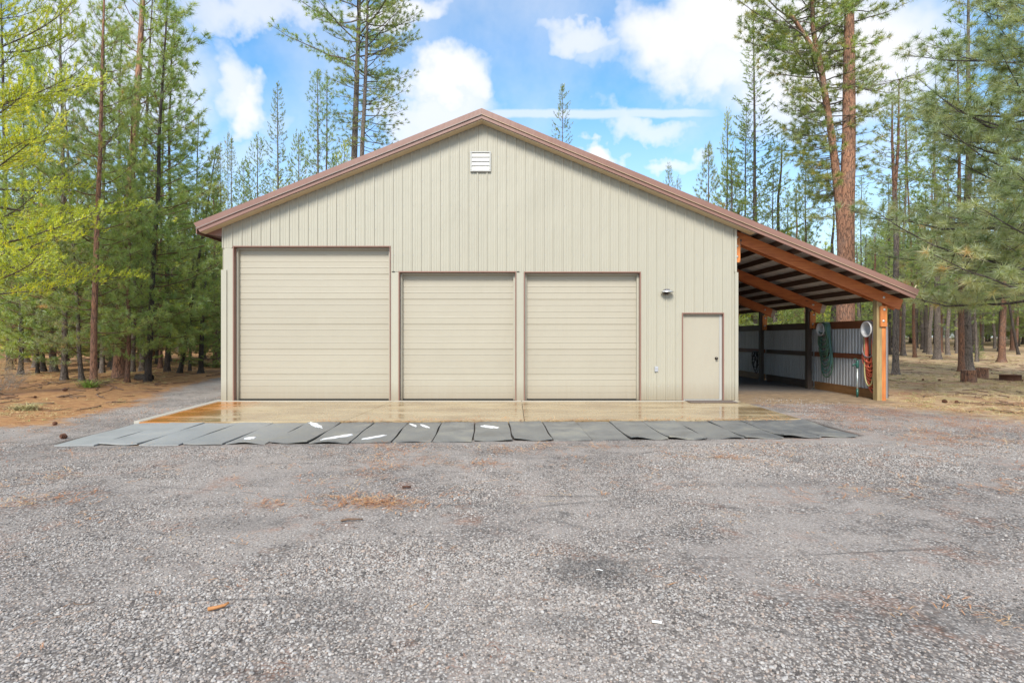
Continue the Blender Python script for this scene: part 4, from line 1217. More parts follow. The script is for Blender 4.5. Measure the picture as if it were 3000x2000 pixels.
def stump(px_, py_, r, h, seed, label):
    x, y = P(px_, py_, float(ground_z(*P(px_, py_)))); z = float(ground_z(x, y))
    o = empty('log_seat', (x, y, z)); tag(o, label, 'stump', 'upright log rounds in the clearing')
    r_ = random.Random(seed); n = 40; V = []; Fc = []
    prof_ = [1.0 + .09 * math.sin(k * 2.3 + seed) * (k % 3 - 1) + r_.uniform(-.05, .05) for k in range(n)]
    hs = [-.05, .0, h * .3, h * .65, h * .97, h]
    for i, hh in enumerate(hs):
        for k in range(n):
            q = r * prof_[k] * (1.06 - .07 * i / 5 + r_.uniform(-.012, .012)) * (.97 if i == 5 else 1)
            V.append((q * math.cos(6.2832 * k / n), q * math.sin(6.2832 * k / n), hh))
    for i in range(5):
        for k in range(n): Fc.append((i * n + k, i * n + (k + 1) % n, (i + 1) * n + (k + 1) % n, (i + 1) * n + k))
    MB().add(V, Fc).build('bark', BK['rust'], o)
    MB().add([(v[0], v[1], v[2] - .002) for v in V[-n:]], [tuple(range(n))]).build('cut_face', top_m, o)
stump(2839, 1119, .20, .42, 2, 'upright log round standing in front of the paired trunks')
stump(2876, 1107, .185, .39, 5, 'upright log round set slightly farther back beside the first')
x, y = P(2960, 1114); z = float(ground_z(x, y))
fr_ = empty('fire_ring', (x, y, z)); tag(fr_, 'low rusty round fire ring on the ground beyond the log rounds', 'fire ring')
MB().lathe([(.30, .0), (.30, .185), (.33, .19), (.33, .20), (.285, .20), (.285, .01)], n=28).build('ring', M['rust'], fr_)
MB().lathe([(0, .03), (.28, .02)], n=20).build('ash_bed', plain('ash', (.08, .075, .07), .95), fr_)
for k in range(5):
    a = k * 1.257 + .4
    MB().box(-.03, .03, -.015, .015, -.02, .05, .004).build('foot', M['rust'], fr_, (.30 * math.cos(a), .30 * math.sin(a), 0), (0, 0, a))
def cone_mesh():
    mb = MB(); r_ = random.Random(3)
    mb.lathe([(0, -.045), (.016, -.04), (.026, -.01), (.02, .03), (0, .048)], n=9)
    for k in range(60):
        h = -.04 + .085 * k / 60; a = k * 2.4; R_ = .034 * math.sin(math.pi * (k + 8) / 76) + .008
        cx, cy = math.cos(a), math.sin(a); t0 = .012
        mb.add([(cx * .012 - cy * t0, cy * .012 + cx * t0, h), (cx * .012 + cy * t0, cy * .012 - cx * t0, h), (cx * R_ * 1.1 + cy * t0 * .6, cy * R_ * 1.1 - cx * t0 * .6, h + .010), (cx * R_ * 1.1 - cy * t0 * .6, cy * R_ * 1.1 + cx * t0 * .6, h + .010), (cx * R_ * 1.25, cy * R_ * 1.25, h + .004)],
               [(0, 1, 2, 3), (3, 2, 4)])
    return mb.mesh('pine_cone', M['cone'])
cm = cone_mesh()
for (px_, py_, s_, lab) in [(2769, 1176, 1.9, 'largest brown pine cone, on the tan ground right of the lean-to'), (2802, 1177, 1.4, 'pine cone just right of the largest one'), (2704, 1112, 1.3, 'small pine cone in the clearing beyond the corner post'),
                             (2752, 1113, 1.3, 'small pine cone between the corner post and the log rounds'), (188, 1275, 1.7, 'brown pine cone on the gravel behind the left end mat'), (102, 1168, 1.2, 'pine cone on the orange needles near the left bush'), (2906, 1094, 1.2, 'pine cone beside the farther log round'),
                             (160, 1238, 1.3, 'dark pine cone at the edge between orange needles and gravel'), (2723, 1048, 1.6, 'pine cone at the far side of the clearing')]:
    x, y = P(px_, py_); z = float(ground_z(x, y))
    o = link('pine_cone', cm, None, (x, y, z + .02 * s_), (R(75), R(20), px_)); o.scale = (s_ * .62,) * 3
    tag(o, lab, 'pine cone', 'fallen pine cones')
def twig(px_, py_, pts, r, m__, label, cat='twig', nm='twig'):
    x, y = P(px_, py_); z = float(ground_z(x, y))
    o = MB().tube(pts, [r * (1 - .5 * i / len(pts)) for i in range(len(pts))], 6).build(nm, m__, None, (x, y, z + r + .006)); tag(o, label, cat); return o
twig(640, 1765, [(-.05, -.02, 0), (-.01, -.01, .004), (.03, .01, .008), (.045, .03, .014)], .012, M['chip'], 'short orange brown stick lying on the near gravel', 'stick', 'stick')
twig(249, 1742, [(.055 * math.cos(a) * 1.1, .04 * math.sin(a), 0) for a in [3.3 + i * .42 for i in range(8)]], .003, M['twig'], 'thin curved twig lying on the gravel at left')
twig(1030, 1512, [(-.09, -.01, 0), (-.03, 0, .01), (.03, .015, .004), (.09, .03, .0)], .010, M['twig'], 'dark short twig on the gravel below the needle heap')
twig(1190, 1418, [(-.04, 0, 0), (0, .0, .008), (.05, .005, .0)], .014, M['rust'], 'reddish bark piece on the gravel right of the needle heap', 'bark piece', 'bark_piece')
x, y = P(1924, 1803); o = MB().box(-.026, .026, -.009, .009, 0, .006, .002).build('plastic_scrap', M['scrap'], None, (x, y, float(ground_z(x, y)) + .008), (.1, .05, -.15)); tag(o, 'small white rectangular plastic scrap on the near gravel', 'scrap')
x, y = P(1756, 1655); o = MB().tube([(-.02, .01, 0), (0, .002, .003), (.022, -.008, 0)], .0032, 6).build('plastic_scrap', M['scrap'], None, (x, y, float(ground_z(x, y)) + .010)); tag(o, 'thin white sliver on the dark patch of gravel', 'scrap')
twig(2760, 1760, [(0, 0, 0), (.03, .02, .01), (.05, .06, .01)], .003, M['chip'], 'thin orange twig on the gravel at lower right')
# fallen branch left of the woods and a hollow log on the mound
x, y = P(402, 1112); z = float(ground_z(x, y))
o = MB().lathe([(.10, -.28), (.13, -.27), (.14, 0), (.13, .27), (.11, .28), (.09, .2), (0, .18)], (0, 0, 0), 'X', 14).build('rotten_log', BK['dark'], None, (x + .25, y, z + .06), (0, .06, .15)); tag(o, 'short dark rotten log lying between the orange trunk and the dark trunk', 'log')
x, y = P(190, 1148); o = stone_o = link('rock', stone(9), None, (x, y, float(ground_z(x, y)) + .05)); o.scale = (.085, .07, .1); o.data.materials[0] = M['rust']; tag(o, 'small square brown rock on the needles left of the mossy trunk', 'rock')

# ------------------------------------------------------------------ trees
def foliage(name, stops, trans, hue=.0):
    m_ = bpy.data.materials.new(name); m_.use_nodes = True; t = m_.node_tree; t.nodes.clear()
    a = t.nodes.new('ShaderNodeAttribute'); a.attribute_name = 'tint'
    rr = objrand(t)
    f = math_(t, 'ADD', math_(t, 'MULTIPLY', a.outputs['Fac'], .82), math_(t, 'MULTIPLY', rr, .18))
    c = ramp(t, f, stops)
    d = t.nodes.new('ShaderNodeBsdfDiffuse'); tr = t.nodes.new('ShaderNodeBsdfTranslucent'); gl = t.nodes.new('ShaderNodeBsdfGlossy')
    gl.inputs['Roughness'].default_value = .45; gl.inputs['Color'].default_value = (.9, .95, 1, 1)
    L(t, c, d.inputs[0]); L(t, mixc(t, 1.0, c, (1.75, 1.6, .6), 'MULTIPLY'), tr.inputs[0])
    mx = t.nodes.new('ShaderNodeMixShader'); mx.inputs[0].default_value = trans; L(t, d.outputs[0], mx.inputs[1]); L(t, tr.outputs[0], mx.inputs[2])
    m2 = t.nodes.new('ShaderNodeMixShader'); m2.inputs[0].default_value = .06; L(t, mx.outputs[0], m2.inputs[1]); L(t, gl.outputs[0], m2.inputs[2])
    o = t.nodes.new('ShaderNodeOutputMaterial'); L(t, m2.outputs[0], o.inputs[0]); return m_
FB = 2.25
def fs(*st): return [(p_, tuple(c * FB for c in c3)) for p_, c3 in st]
FOL = {'green': foliage('ponderosa_needles', fs((0, (.055, .085, .03)), (.35, (.10, .145, .045)), (.7, (.155, .19, .06)), (.93, (.19, .20, .07)), (.965, (.26, .14, .06))), .46),
       'blue': foliage('blue_green_needles', fs((0, (.065, .09, .045)), (.35, (.115, .145, .075)), (.68, (.175, .19, .11)), (.80, (.21, .20, .11)), (.88, (.30, .18, .08))), .44),
       'yellow': foliage('yellow_green_needles', fs((0, (.10, .13, .02)), (.4, (.20, .235, .025)), (.75, (.29, .30, .03)), (.95, (.36, .32, .05))), .48),
       'olive': foliage('olive_needles', fs((0, (.06, .08, .03)), (.4, (.10, .13, .045)), (.75, (.15, .16, .055)), (.9, (.20, .17, .06)), (.96, (.24, .13, .05))), .44)}
def unit(v): return v / (np.linalg.norm(v, axis=-1, keepdims=True) + 1e-9)
def prisms(A, B, ra, rb, k=3):
    """many thin k-sided cones from A to B; returns verts, quads"""
    n = len(A); d = unit(B - A); up = np.where(np.abs(d[:, 2:3]) > .9, np.array([[1., 0, 0]]), np.array([[0, 0, 1.]]))
    a = unit(np.cross(d, up)); b = np.cross(d, a)
    V = np.zeros((n, 2 * k, 3))
    for j in range(k):
        w_ = 2 * math.pi * j / k; o_ = a * math.cos(w_) + b * math.sin(w_)
        V[:, j] = A + o_ * ra[:, None]; V[:, k + j] = B + o_ * rb[:, None]
    base = (np.arange(n) * 2 * k)[:, None]
    Fq = np.concatenate([np.stack([base[:, 0] + j, base[:, 0] + (j + 1) % k, base[:, 0] + k + (j + 1) % k, base[:, 0] + k + j], -1) for j in range(k)])
    return V.reshape(-1, 3), Fq
def trunk_mesh(name, path, r0, rtop, sides=12, flare=.55, seed=0):
    """path: list of points from the root upward"""
    r_ = random.Random(seed); pts = []
    path = [Vector(p_) for p_ in path]; tot = sum((b_ - a_).length for a_, b_ in zip(path, path[1:]))
    hs = [0, .06, .16, .35, .7] + list(np.linspace(1.4, tot, 16))
    out = []; rad = []
    for h in hs:
        d = h; q = path[-1]
        for a_, b_ in zip(path, path[1:]):
            l = (b_ - a_).length
            if d <= l: q = a_.lerp(b_, d / l); break
            d -= l
        out.append(q); k = h / tot
        rad.append((r0 * (1 - k) ** .85 + rtop * k) * (1 + flare * math.exp(-h / .22)))
    V = []; Fc = []; n = sides
    ph = [r_.uniform(0, 6.28) for _ in range(3)]
    for i, (q, r) in enumerate(zip(out, rad)):
        for j in range(n):
            w_ = 2 * math.pi * j / n; fl = math.exp(-hs[i] / .25)
            rr = r * (1 + .05 * math.sin(3 * w_ + ph[0]) + .04 * math.sin(5 * w_ + ph[1] + i) + fl * .35 * max(0, math.sin(4 * w_ + ph[2])))
            V.append((q.x + rr * math.cos(w_), q.y + rr * math.sin(w_), q.z - (.12 if i == 0 else 0)))
    for i in range(len(out) - 1):
        for j in range(n): Fc.append((i * n + j, i * n + (j + 1) % n, (i + 1) * n + (j + 1) % n, (i + 1) * n + j))
    Fc.append(tuple((len(out) - 1) * n + j for j in range(n)))
    mb = MB(); mb.add(V, Fc, True); return mb, out
def at_height(path, h):
    path = [Vector(p_) for p_ in path]
    for a_, b_ in zip(path, path[1:]):
        if a_.z <= h <= b_.z: return a_.lerp(b_, (h - a_.z) / (b_.z - a_.z))
    return path[-1]
def crown_mesh(name, seed, path, H, base, nb, blen, e_lo, e_hi, up=.5, sec=.26, secl=.42, ts=.14, inner=.3, nn=18, nl=.15, nw=.009, back=.12, cone=1.0, r_b=.02, dead=0, dead_h=(1, 4), gap=None, fol='green', azr=None, upt=.35, bark='grey', avoid=0):
    rng_ = np.random.RandomState(seed)
    A_, B_, RA, RB = [], [], [], []
    TP, TD, TR_ = [], [], []
    def branch(h, az, Lb, el, live=True):
        p0 = np.array(at_height(path, h)); m = 7
        pts = [p0]; d_az = az
        for i in range(m - 1):
            s_ = i / (m - 2); e = el + up * s_ + rng_.normal(0, .07); d_az += rng_.normal(0, .09)
            pts.append(pts[-1] + np.array([math.cos(d_az) * math.cos(e), math.sin(d_az) * math.cos(e), math.sin(e)]) * Lb / (m - 1))
        pts = np.array(pts); rr = r_b * (Lb / 2.0) ** .8 * (1 - np.linspace(0, .85, m)); rr = np.maximum(rr, .004)
        for i in range(m - 1): A_.append(pts[i]); B_.append(pts[i + 1]); RA.append(rr[i]); RB.append(rr[i + 1])
        if not live:
            for _ in range(3):
                i = rng_.randint(2, m - 1); q = pts[i]; d = unit(pts[i] - pts[i - 1] + rng_.normal(0, .5, 3) * Lb * .1); A_.append(q); B_.append(q + d * Lb * .25); RA.append(.006); RB.append(.002)
            return
        ns = max(2, int(Lb * (1 - inner) / sec)); side = 1
        tl = rng_.uniform(0, 1)
        for k in range(ns + 1):
            s_ = inner + (1 - inner) * k / ns; f = s_ * (m - 1); i = min(int(f), m - 2); q = pts[i] + (pts[i + 1] - pts[i]) * (f - i)
            tan = unit(pts[i + 1] - pts[i])
            for rep in (0, 1) if k < ns else (0,):
                side = -side
                if k == ns: d = tan; Ls = .22
                else:
                    lat = unit(np.cross(tan, np.array([0, 0, 1.]))) * side
                    d = unit(tan * rng_.uniform(.55, 1.1) + lat * rng_.uniform(.5, 1.1) + np.array([0, 0, rng_.uniform(-.25, .5)]))
                    Ls = min(secl * Lb, 1.3) * (1 - .72 * s_) * rng_.uniform(.6, 1.2) + .10
                q2 = q + d * Ls + np.array([0, 0, .12 * Ls])
                A_.append(q); B_.append(q2); RA.append(.006); RB.append(.0035)
                nt_ = max(1, int(Ls / ts))
                for j in range(nt_):
                    g_ = 1 - j * ts / Ls if nt_ > 1 else 1
                    if g_ < .12: break
                    tp = q + (q2 - q) * g_
                    off = rng_.normal(0, .5, 3); td = unit(d + off * (.25 if j == 0 else 1.0) + np.array([0, 0, upt]))
                    if j: tp2 = tp + td * ts * .8; A_.append(tp); B_.append(tp2); RA.append(.0035); RB.append(.0025); tp = tp2
                    TP.append(tp); TD.append(td); TR_.append(np.clip(rng_.beta(1.4, 1.4) * .66 + tl * .34 + rng_.normal(0, .06), 0, 1))
    az = rng_.uniform(0, 6.28)
    for k in range(nb):
        t_ = (k + rng_.uniform(0, .9)) / nb; h = base + (H - .25 - base) * t_
        az += 2.4 + rng_.normal(0, .35)
        if azr is not None and rng_.uniform() < azr[2]: az = rng_.uniform(azr[0], azr[1])
        if gap is not None and rng_.uniform() < gap: continue
        if avoid and abs((az + math.pi / 2 + math.pi) % (2 * math.pi) - math.pi) < avoid: az += math.pi * .8
        branch(h, az, blen(t_) * rng_.uniform(.65, 1.15), e_lo + (e_hi - e_lo) * t_ + rng_.normal(0, .12))
    top = np.array(at_height(path, H - .02)); 
    for j in range(5): TP.append(top - np.array([0, 0, .12 * j])); TD.append(unit(np.array([rng_.normal(0, .4 * j + .05), rng_.normal(0, .4 * j + .05), 1]))); TR_.append(.5)
    for k in range(dead): branch(rng_.uniform(*dead_h), rng_.uniform(0, 6.28), rng_.uniform(.5, 1.6), rng_.uniform(-.5, .1), False)
    V1, F1 = prisms(np.array(A_), np.array(B_), np.array(RA), np.array(RB), 3)
    TP, TD, TR_ = np.array(TP), np.array(TD), np.array(TR_); n = len(TP)
    tt = np.repeat(np.arange(n), nn); d0 = TD[tt]; rnd = unit(rng_.normal(0, 1, (n * nn, 3)))
    nd = unit(d0 * cone + rnd); bs = TP[tt] - d0 * (rng_.uniform(0, 1, (n * nn, 1)) * back)
    ln = (nl * rng_.uniform(.65, 1.1, (n * nn, 1))); sd_ = unit(np.cross(nd, unit(rng_.normal(0, 1, (n * nn, 3))))) * nw / 2
    tip = bs + nd * ln - np.array([0, 0, 1]) * ln * .12
    V2 = np.stack([bs - sd_, bs + sd_, tip], 1).reshape(-1, 3)
    nv1 = len(V1); co_ = np.concatenate([V1, V2])
    # quads + triangles in one mesh
    q = F1; tr = nv1 + np.arange(len(V2)).reshape(-1, 3)
    me = bpy.data.meshes.new(name)
    me.vertices.add(len(co_)); me.vertices.foreach_set('co', co_.astype(np.float32).ravel())
    li = np.concatenate([q.ravel(), tr.ravel()]).astype(np.int32)
    me.loops.add(len(li)); me.loops.foreach_set('vertex_index', li)
    nf = len(q) + len(tr); me.polygons.add(nf)
    ls = np.concatenate([np.arange(len(q)) * 4, len(q) * 4 + np.arange(len(tr)) * 3]).astype(np.int32)
    me.polygons.foreach_set('loop_start', ls); me.polygons.foreach_set('loop_total', np.concatenate([np.full(len(q), 4), np.full(len(tr), 3)]).astype(np.int32))
    me.materials.append(BK[bark]); me.materials.append(FOL[fol])
    me.polygons.foreach_set('material_index', np.concatenate([np.zeros(len(q)), np.ones(len(tr))]).astype(np.int32))
    me.update(calc_edges=True)
    ta = me.attributes.new('tint', 'FLOAT', 'POINT')
    ta.data.foreach_set('value', np.concatenate([np.zeros(nv1), np.repeat(np.clip(np.repeat(TR_, nn) + rng_.normal(0, .05, n * nn), 0, 1), 3)]).astype(np.float32))
    return me
TRI = [0]
def wavy(H, seed, a=.06):
    r_ = random.Random(seed); p_ = [(0, 0, 0)]
    for k in range(1, 9): p_.append((r_.gauss(0, a) * (1 - k / 12), r_.gauss(0, a) * (1 - k / 12), H * k / 8))
    return p_
KIND = {}
def variant(key, seed, H, r0, **kw):
    pth = wavy(H, seed, kw.pop('bend', .06)); bark = kw.get('bark', 'grey')
    mb, _ = trunk_mesh('trunk', pth, r0, .02, 10, .5, seed)
    cmh = crown_mesh('crown', seed, pth, H, **kw)
    TRI[0] += sum(1 for _ in ()) + len(cmh.polygons)
    KIND[key] = (mb.mesh('trunk', BK[bark]), cmh, H, r0)
def young(t_): return 2.3 * (1 - t_) ** .8 + .35
for s_ in range(3):
    variant(f'young{s_}', 10 + s_, 14, .15, base=.9, nb=92, blen=lambda t_: 2.65 * (1 - t_ ** 1.6) ** .9 * (.75 + .25 * min(1, t_ * 4)) + .3, e_lo=-.15, e_hi=.75, up=.55, sec=.36, secl=.46, ts=.20, nn=30, nl=.22, nw=.0170, back=.15, cone=.75, gap=.04, fol='green', bark='rust', dead=26, dead_h=(.5, 5))
variant('young9', 19, 18, .2, base=1.6, nb=86, blen=lambda t_: 2.9 * (1 - t_ ** 1.8) ** .9 * (.8 + .2 * min(1, t_ * 4)) + .3, e_lo=-.15, e_hi=.75, up=.6, sec=.38, secl=.44, ts=.21, nn=32, nl=.23, nw=.017, back=.15, cone=.75, gap=.1, fol='green', bark='rust', dead=30, dead_h=(.5, 6), avoid=.75)
for s_ in range(2):
    variant(f'lodge{s_}', 20 + s_, 12, .13, base=1.0, nb=84, blen=lambda t_: 2.1 * (1 - t_) ** .65 + .25, e_lo=-.05, e_hi=.8, up=.7, sec=.22, secl=.42, ts=.13, nn=24, nl=.095, nw=.016, back=.15, cone=1.4, fol='yellow', bark='grey', dead=20, dead_h=(.4, 3))
for s_ in range(3):
    variant(f'thin{s_}', 30 + s_, 15, .12, base=4.8 - s_ * 1.3, nb=52, blen=lambda t_: 1.5 * (1 - t_) ** .6 + .3, e_lo=-.2, e_hi=.7, up=.6, sec=.30, secl=.45, ts=.19, nn=20, nl=.18, nw=.016, back=.12, cone=.9, fol=('green', 'olive', 'blue')[s_], bark='grey', dead=24, dead_h=(1.5, 6))
for s_ in range(2):
    variant(f'spire{s_}', 40 + s_, 20, .20, base=2.0, nb=135, blen=lambda t_: 2.4 * (1 - t_) ** .85 + .22, e_lo=-.25, e_hi=.5, up=.6, sec=.24, secl=.46, ts=.16, nn=14, nl=.14, nw=.026, back=.2, cone=1.3, fol='olive', bark='grey', gap=.1)
for s_ in range(2):
    variant(f'mid{s_}', 50 + s_, 18, .20, base=4.0, nb=90, blen=lambda t_: 2.7 * (1 - t_ ** 1.4) ** .8 + .3, e_lo=-.2, e_hi=.7, up=.6, sec=.38, secl=.42, ts=.24, nn=20, nl=.22, nw=.022, back=.12, cone=.8, fol=('green', 'green')[s_], bark='grey', dead=16, dead_h=(1.5, 6))

NAMES = {'young': 'ponderosa_pine', 'lodge': 'lodgepole_pine', 'thin': 'slender_pine', 'spire': 'spire_pine', 'mid': 'pine_tree'}
def plant(key, x, y, H=None, r=None, lean=0.0, leany=0.0, rz=0.0, label=None, group=None, bark=None, fol=None, wide=1.0, name=None):
    tm, cmh, H0, r00 = KIND[key]; H = H or H0; r = r or r00 * H / H0
    z = float(ground_z(x, y))
    o = empty(name or NAMES[key.rstrip('0123456789')], (x, y, z - .02))
    q = Matrix.Rotation(math.atan(lean), 4, 'Y') @ Matrix.Rotation(-math.atan(leany), 4, 'X') @ Matrix.Rotation(rz, 4, 'Z')
    o.rotation_euler = q.to_euler()
    tag(o, label or 'pine', 'pine tree', group)
    s_ = H / H0
    tr = link('trunk', tm, o); tr.scale = (r / r00, r / r00, s_)
    cr = link('crown', cmh, o); cr.scale = (s_ * wide, s_ * wide, s_)
    if bark: tr.material_slots[0].link = 'OBJECT'; tr.material_slots[0].material = BK[bark]
    if fol: cr.material_slots[1].link = 'OBJECT'; cr.material_slots[1].material = FOL[fol]
    return o
def plantpx(key, bx, by, tx, ty, wpx, top=None, Y=None, **kw):
    """base at pixel (bx, by), trunk passing pixel (tx, ty), trunk wpx pixels wide near the base; top = pixel row of the tip"""
    if Y is None: x, y = P(bx, by, .03)
    else: x, y = (bx - 1480) / F * Y, Y
    x2, z2 = XZ(tx, ty, y); z1 = float(ground_z(x, y)); lean = (x2 - x) / (z2 - z1)
    H = None
    if top is not None: H = CAM_H + (986 - top) / F * y - z1
    return plant(key, x, y, H, wpx / F * y / 2, lean, **kw)
# --- woods left of the shed
plantpx('young9', 275, 1133, 302, 80, 18, top=-190, rz=.0, bark='orange', wide=.8, label='front pine of the left woods with an orange trunk and mossy flared roots')
plantpx('young9', 350, 1106, 404, 230, 31, top=-420, rz=0, bark='orange', wide=1.05, label='thickest orange trunked pine of the left woods, crown beside the sky')
plantpx('young2', 372, 1120, 380, 700, 13, top=260, rz=4.0, bark='rust', wide=.6, label='slim pine growing right against the thickest orange trunk')
plantpx('thin2', 386, 1091, 413, 600, 14, top=-60, rz=2.2, fol='green', bark='grey', label='grey trunked pine just right of the thickest orange trunk')
plantpx('young2', 432, 1113, 449, 780, 17, top=-10, rz=5.1, bark='dark', wide=.95, label='dark trunked pine at the front right of the left woods')
plantpx('thin1', 299, 1091, 303, 600, 12, top=10, rz=.9, bark='grey', fol='green', label='thin grey pine rising close behind the mossy rooted pine')
plantpx('young0', 188, 1111, 182, 400, 15, top=-150, rz=2.9, bark='grey', wide=.9, label='grey trunked pine on the needles left of the mossy rooted pine')
plantpx('young1', 240, 1117, 219, 780, 12, top=230, rz=.2, bark='grey', wide=.75, fol='blue', label='short grey pine just left of the mossy rooted pine')
plantpx('lodge0', 110, 1092, 100, 900, 8, top=560, rz=.2, bark='dark', fol='green', label='small leaning pine with a thin dark trunk at far left')
plantpx('young2', 127, 1088, 121, 800, 11, top=150, rz=1.2, bark='dark', wide=.8, label='dark trunked pine behind the small leaning pine')
plantpx('thin0', 489, 1085, 495, 700, 14, top=120, rz=3.3, bark='dark', label='dark pine standing back between the front right trunk and the shed')
plantpx('young0', 527, 1091, 565, 860, 12, top=420, rz=3.9, bark='dark', wide=.8, fol='olive', label='leaning dark trunked pine close to the shed corner')
plantpx('thin2', 556, 1085, 566, 800, 8, top=330, rz=1.9, bark='dark', fol='green', label='thin bent pine nearest the shed corner')
plantpx('mid0', 30, 1082, 20, 700, 16, top=-100, rz=.9, bark='dark', label='dense pine at the left edge behind the yellow green boughs')
plantpx('young1', 60, 1098, 66, 600, 12, top=300, rz=5.0, bark='dark', wide=.9, label='bushy dark trunked pine near the left edge')
plantpx('mid1', 335, 1083, 345, 600, 14, top=60, rz=.4, bark='dark', fol='green', label='dark pine seen between the two orange trunks')
plantpx('thin1', 470, 1078, 474, 700, 10, top=200, rz=2.4, bark='rust', fol='green', label='slender reddish pine behind the dark front trunk')
# --- near yellow-green pine entering from the left edge and a long-needled one from the right
pth = wavy(12.5, 77, .12)
KIND['nearlodge'] = (trunk_mesh('trunk', pth, .17, .02, 14, .5, 77)[0].mesh('trunk', BK['grey']),
    crown_mesh('crown', 77, pth, 12.5, 2.6, 92, lambda t_: (3.9 * (1 - t_) ** .5 + .4) * (.62 + .38 * abs(math.sin(t_ * 19))), -.12, .6, up=.45, sec=.20, secl=.42, ts=.12, inner=.34, upt=1.1, nn=22, nl=.085, nw=.015, back=.18, cone=1.3, fol='yellow', bark='grey', dead=50, dead_h=(1.2, 7), r_b=.022, azr=(-.9, .9, .33)), 12.5, .17)
NAMES['nearlodge'] = 'lodgepole_pine'
plant('nearlodge', -13.35, 13.2, 12.8, .17, 0, 0, 0, label='near yellow green pine whose boughs reach in from the left edge')
pth = wavy(13, 78, .10)
KIND['nearpond'] = (trunk_mesh('trunk', pth, .22, .03, 14, .5, 78)[0].mesh('trunk', BK['grey']),
    crown_mesh('crown', 78, pth, 13, 2.6, 96, lambda t_: 4.1 * (1 - t_ ** 1.5) ** .8 + .5, -.38, .6, up=.55, sec=.36, secl=.38, ts=.26, inner=.30, nn=64, nl=.25, nw=.0105, back=.10, cone=.55, fol='blue', bark='dark', dead=16, dead_h=(2, 6), r_b=.026, azr=(2.2, 4.1, .4)), 13, .22)
NAMES['nearpond'] = 'ponderosa_pine'
plant('nearpond', 13.9, 13.6, 13.6, .24, 0, 0, 0, label='near long needled pine whose drooping boughs fill the upper right corner')
plant('nearpond', 18.4, 17.3, 15.5, .24, 0, 0, 2.6, label='second long needled pine behind the near one at the right edge', fol='blue')
# --- tall pair behind the shed at left
def special(name, label, trunks, crowns, bark, cat='pine tree', Y=30, bx=0):
    x, y = (bx - 1480) / F * Y, Y; z = float(ground_z(x, y)); o = empty(name, (x, y, z)); tag(o, label, cat)
    for pts, r0, r1, bk in trunks:
        path = [((px_ - bx) / F * Y, 0, CAM_H + (986 - py_) / F * Y - z) for px_, py_ in pts]
        path[0] = (path[0][0], 0, 0) if path[0][2] < 1 else path[0]
        mb, _ = trunk_mesh('trunk', path, r0, r1, 16, .35 if path[0][2] < 1 else 0, len(path)); mb.build('trunk', BK[bk], o)
    for (pts, kw) in crowns:
        path = [((px_ - bx) / F * Y, 0, CAM_H + (986 - py_) / F * Y - z) for px_, py_ in pts]
        link('crown', crown_mesh(path=path, **kw), o)
    return o
Yb = 34
def zy(py_, Y): return CAM_H + (986 - py_) / F * Y
special('ponderosa_pine', 'tall open pine with a massive trunk rising behind the left roof slope',
        [([(1030, 1060), (1037, 467), (1050, 96), (1056, -150)], .28, .06, 'grey')],
        [([(1030, 1060), (1037, 467), (1050, 96), (1056, -150)], dict(name='crown', seed=61, H=zy(-150, Yb), base=zy(200, Yb), nb=28, blen=lambda t_: 3.9 * (1 - t_) ** .35 + .6, e_lo=.12, e_hi=.5, up=.3, sec=.30, secl=.34, ts=.22, inner=.25, nn=22, nl=.25, nw=.021, back=.15, cone=.9, fol='green', bark='grey', r_b=.035)),
         ([(1030, 1060), (1037, 467), (1050, 96)], dict(name='crown', seed=62, H=zy(210, Yb), base=zy(430, Yb), nb=20, blen=lambda t_: .6 + 1.6 * t_, e_lo=-.1, e_hi=.1, up=.3, sec=.34, secl=.4, ts=.25, inner=.2, nn=20, nl=.25, nw=.021, back=.15, cone=.9, fol='green', bark='grey', r_b=.03))],
        'grey', Y=Yb, bx=1030)
special('ponderosa_pine', 'companion pine with a thinner trunk just right of the massive one',
        [([(1056, 1060), (1060, 455), (1068, 300), (1076, 100), (1078, -60)], .20, .05, 'grey')],
        [([(1056, 1060), (1060, 455), (1068, 300), (1076, 100), (1078, -60)], dict(name='crown', seed=63, H=zy(-60, 33), base=zy(440, 33), nb=62, blen=lambda t_: (2.2 + 1.3 * t_) * (1 - max(0, t_ - .8) * 3), e_lo=-.30, e_hi=.5, up=.45, sec=.34, secl=.34, ts=.25, inner=.3, nn=22, nl=.24, nw=.020, back=.15, cone=.9, fol='olive', bark='grey', r_b=.03, azr=(-1.0, 1.0, .55)))],
        'grey', Y=33, bx=1056)
plantpx('mid0', 935, 1050, 930, 300, 12, top=205, Y=31, rz=.6, bark='grey', wide=.78, label='bushy pine behind the roof between the dark spire and the massive trunk')
plantpx('thin1', 957, 1050, 957, 300, 9, top=235, Y=32, rz=2.6, bark='rust', fol='green', label='slender brown trunked pine just left of the massive trunk')
plantpx('spire1', 820, 1050, 812, 245, 10, top=240, Y=36, rz=.1, bark='grey', wide=.95, label='dark narrow spire pine standing behind the left roof slope')
plantpx('lodge1', 880, 1050, 875, 450, 8, top=390, Y=34, rz=1.1, fol='green', label='short pine at the foot of the dark spire on its right')
plantpx('lodge0', 758, 1050, 755, 470, 8, top=400, Y=33, rz=2.1, fol='green', label='short green pine left of the dark spire')
plantpx('lodge1', 1010, 1050, 1010, 450, 8, top=420, Y=30, rz=.1, fol='yellow', label='low yellow green pine at the roof edge below the massive trunk')
plantpx('spire0', 678, 1050, 678, 402, 7, top=402, Y=42, rz=2, wide=.9, fol='olive', label='small brownish spire pine nearest the left eave')
plantpx('spire1', 645, 1050, 645, 417, 5, top=415, Y=44, rz=1, wide=.7, label='thin spire pine just left of the small brownish one')
plantpx('thin2', 667, 1050, 667, 388, 4, top=388, Y=43, rz=1, wide=.5, fol='olive', label='bare looking thin pine between the two small spires')
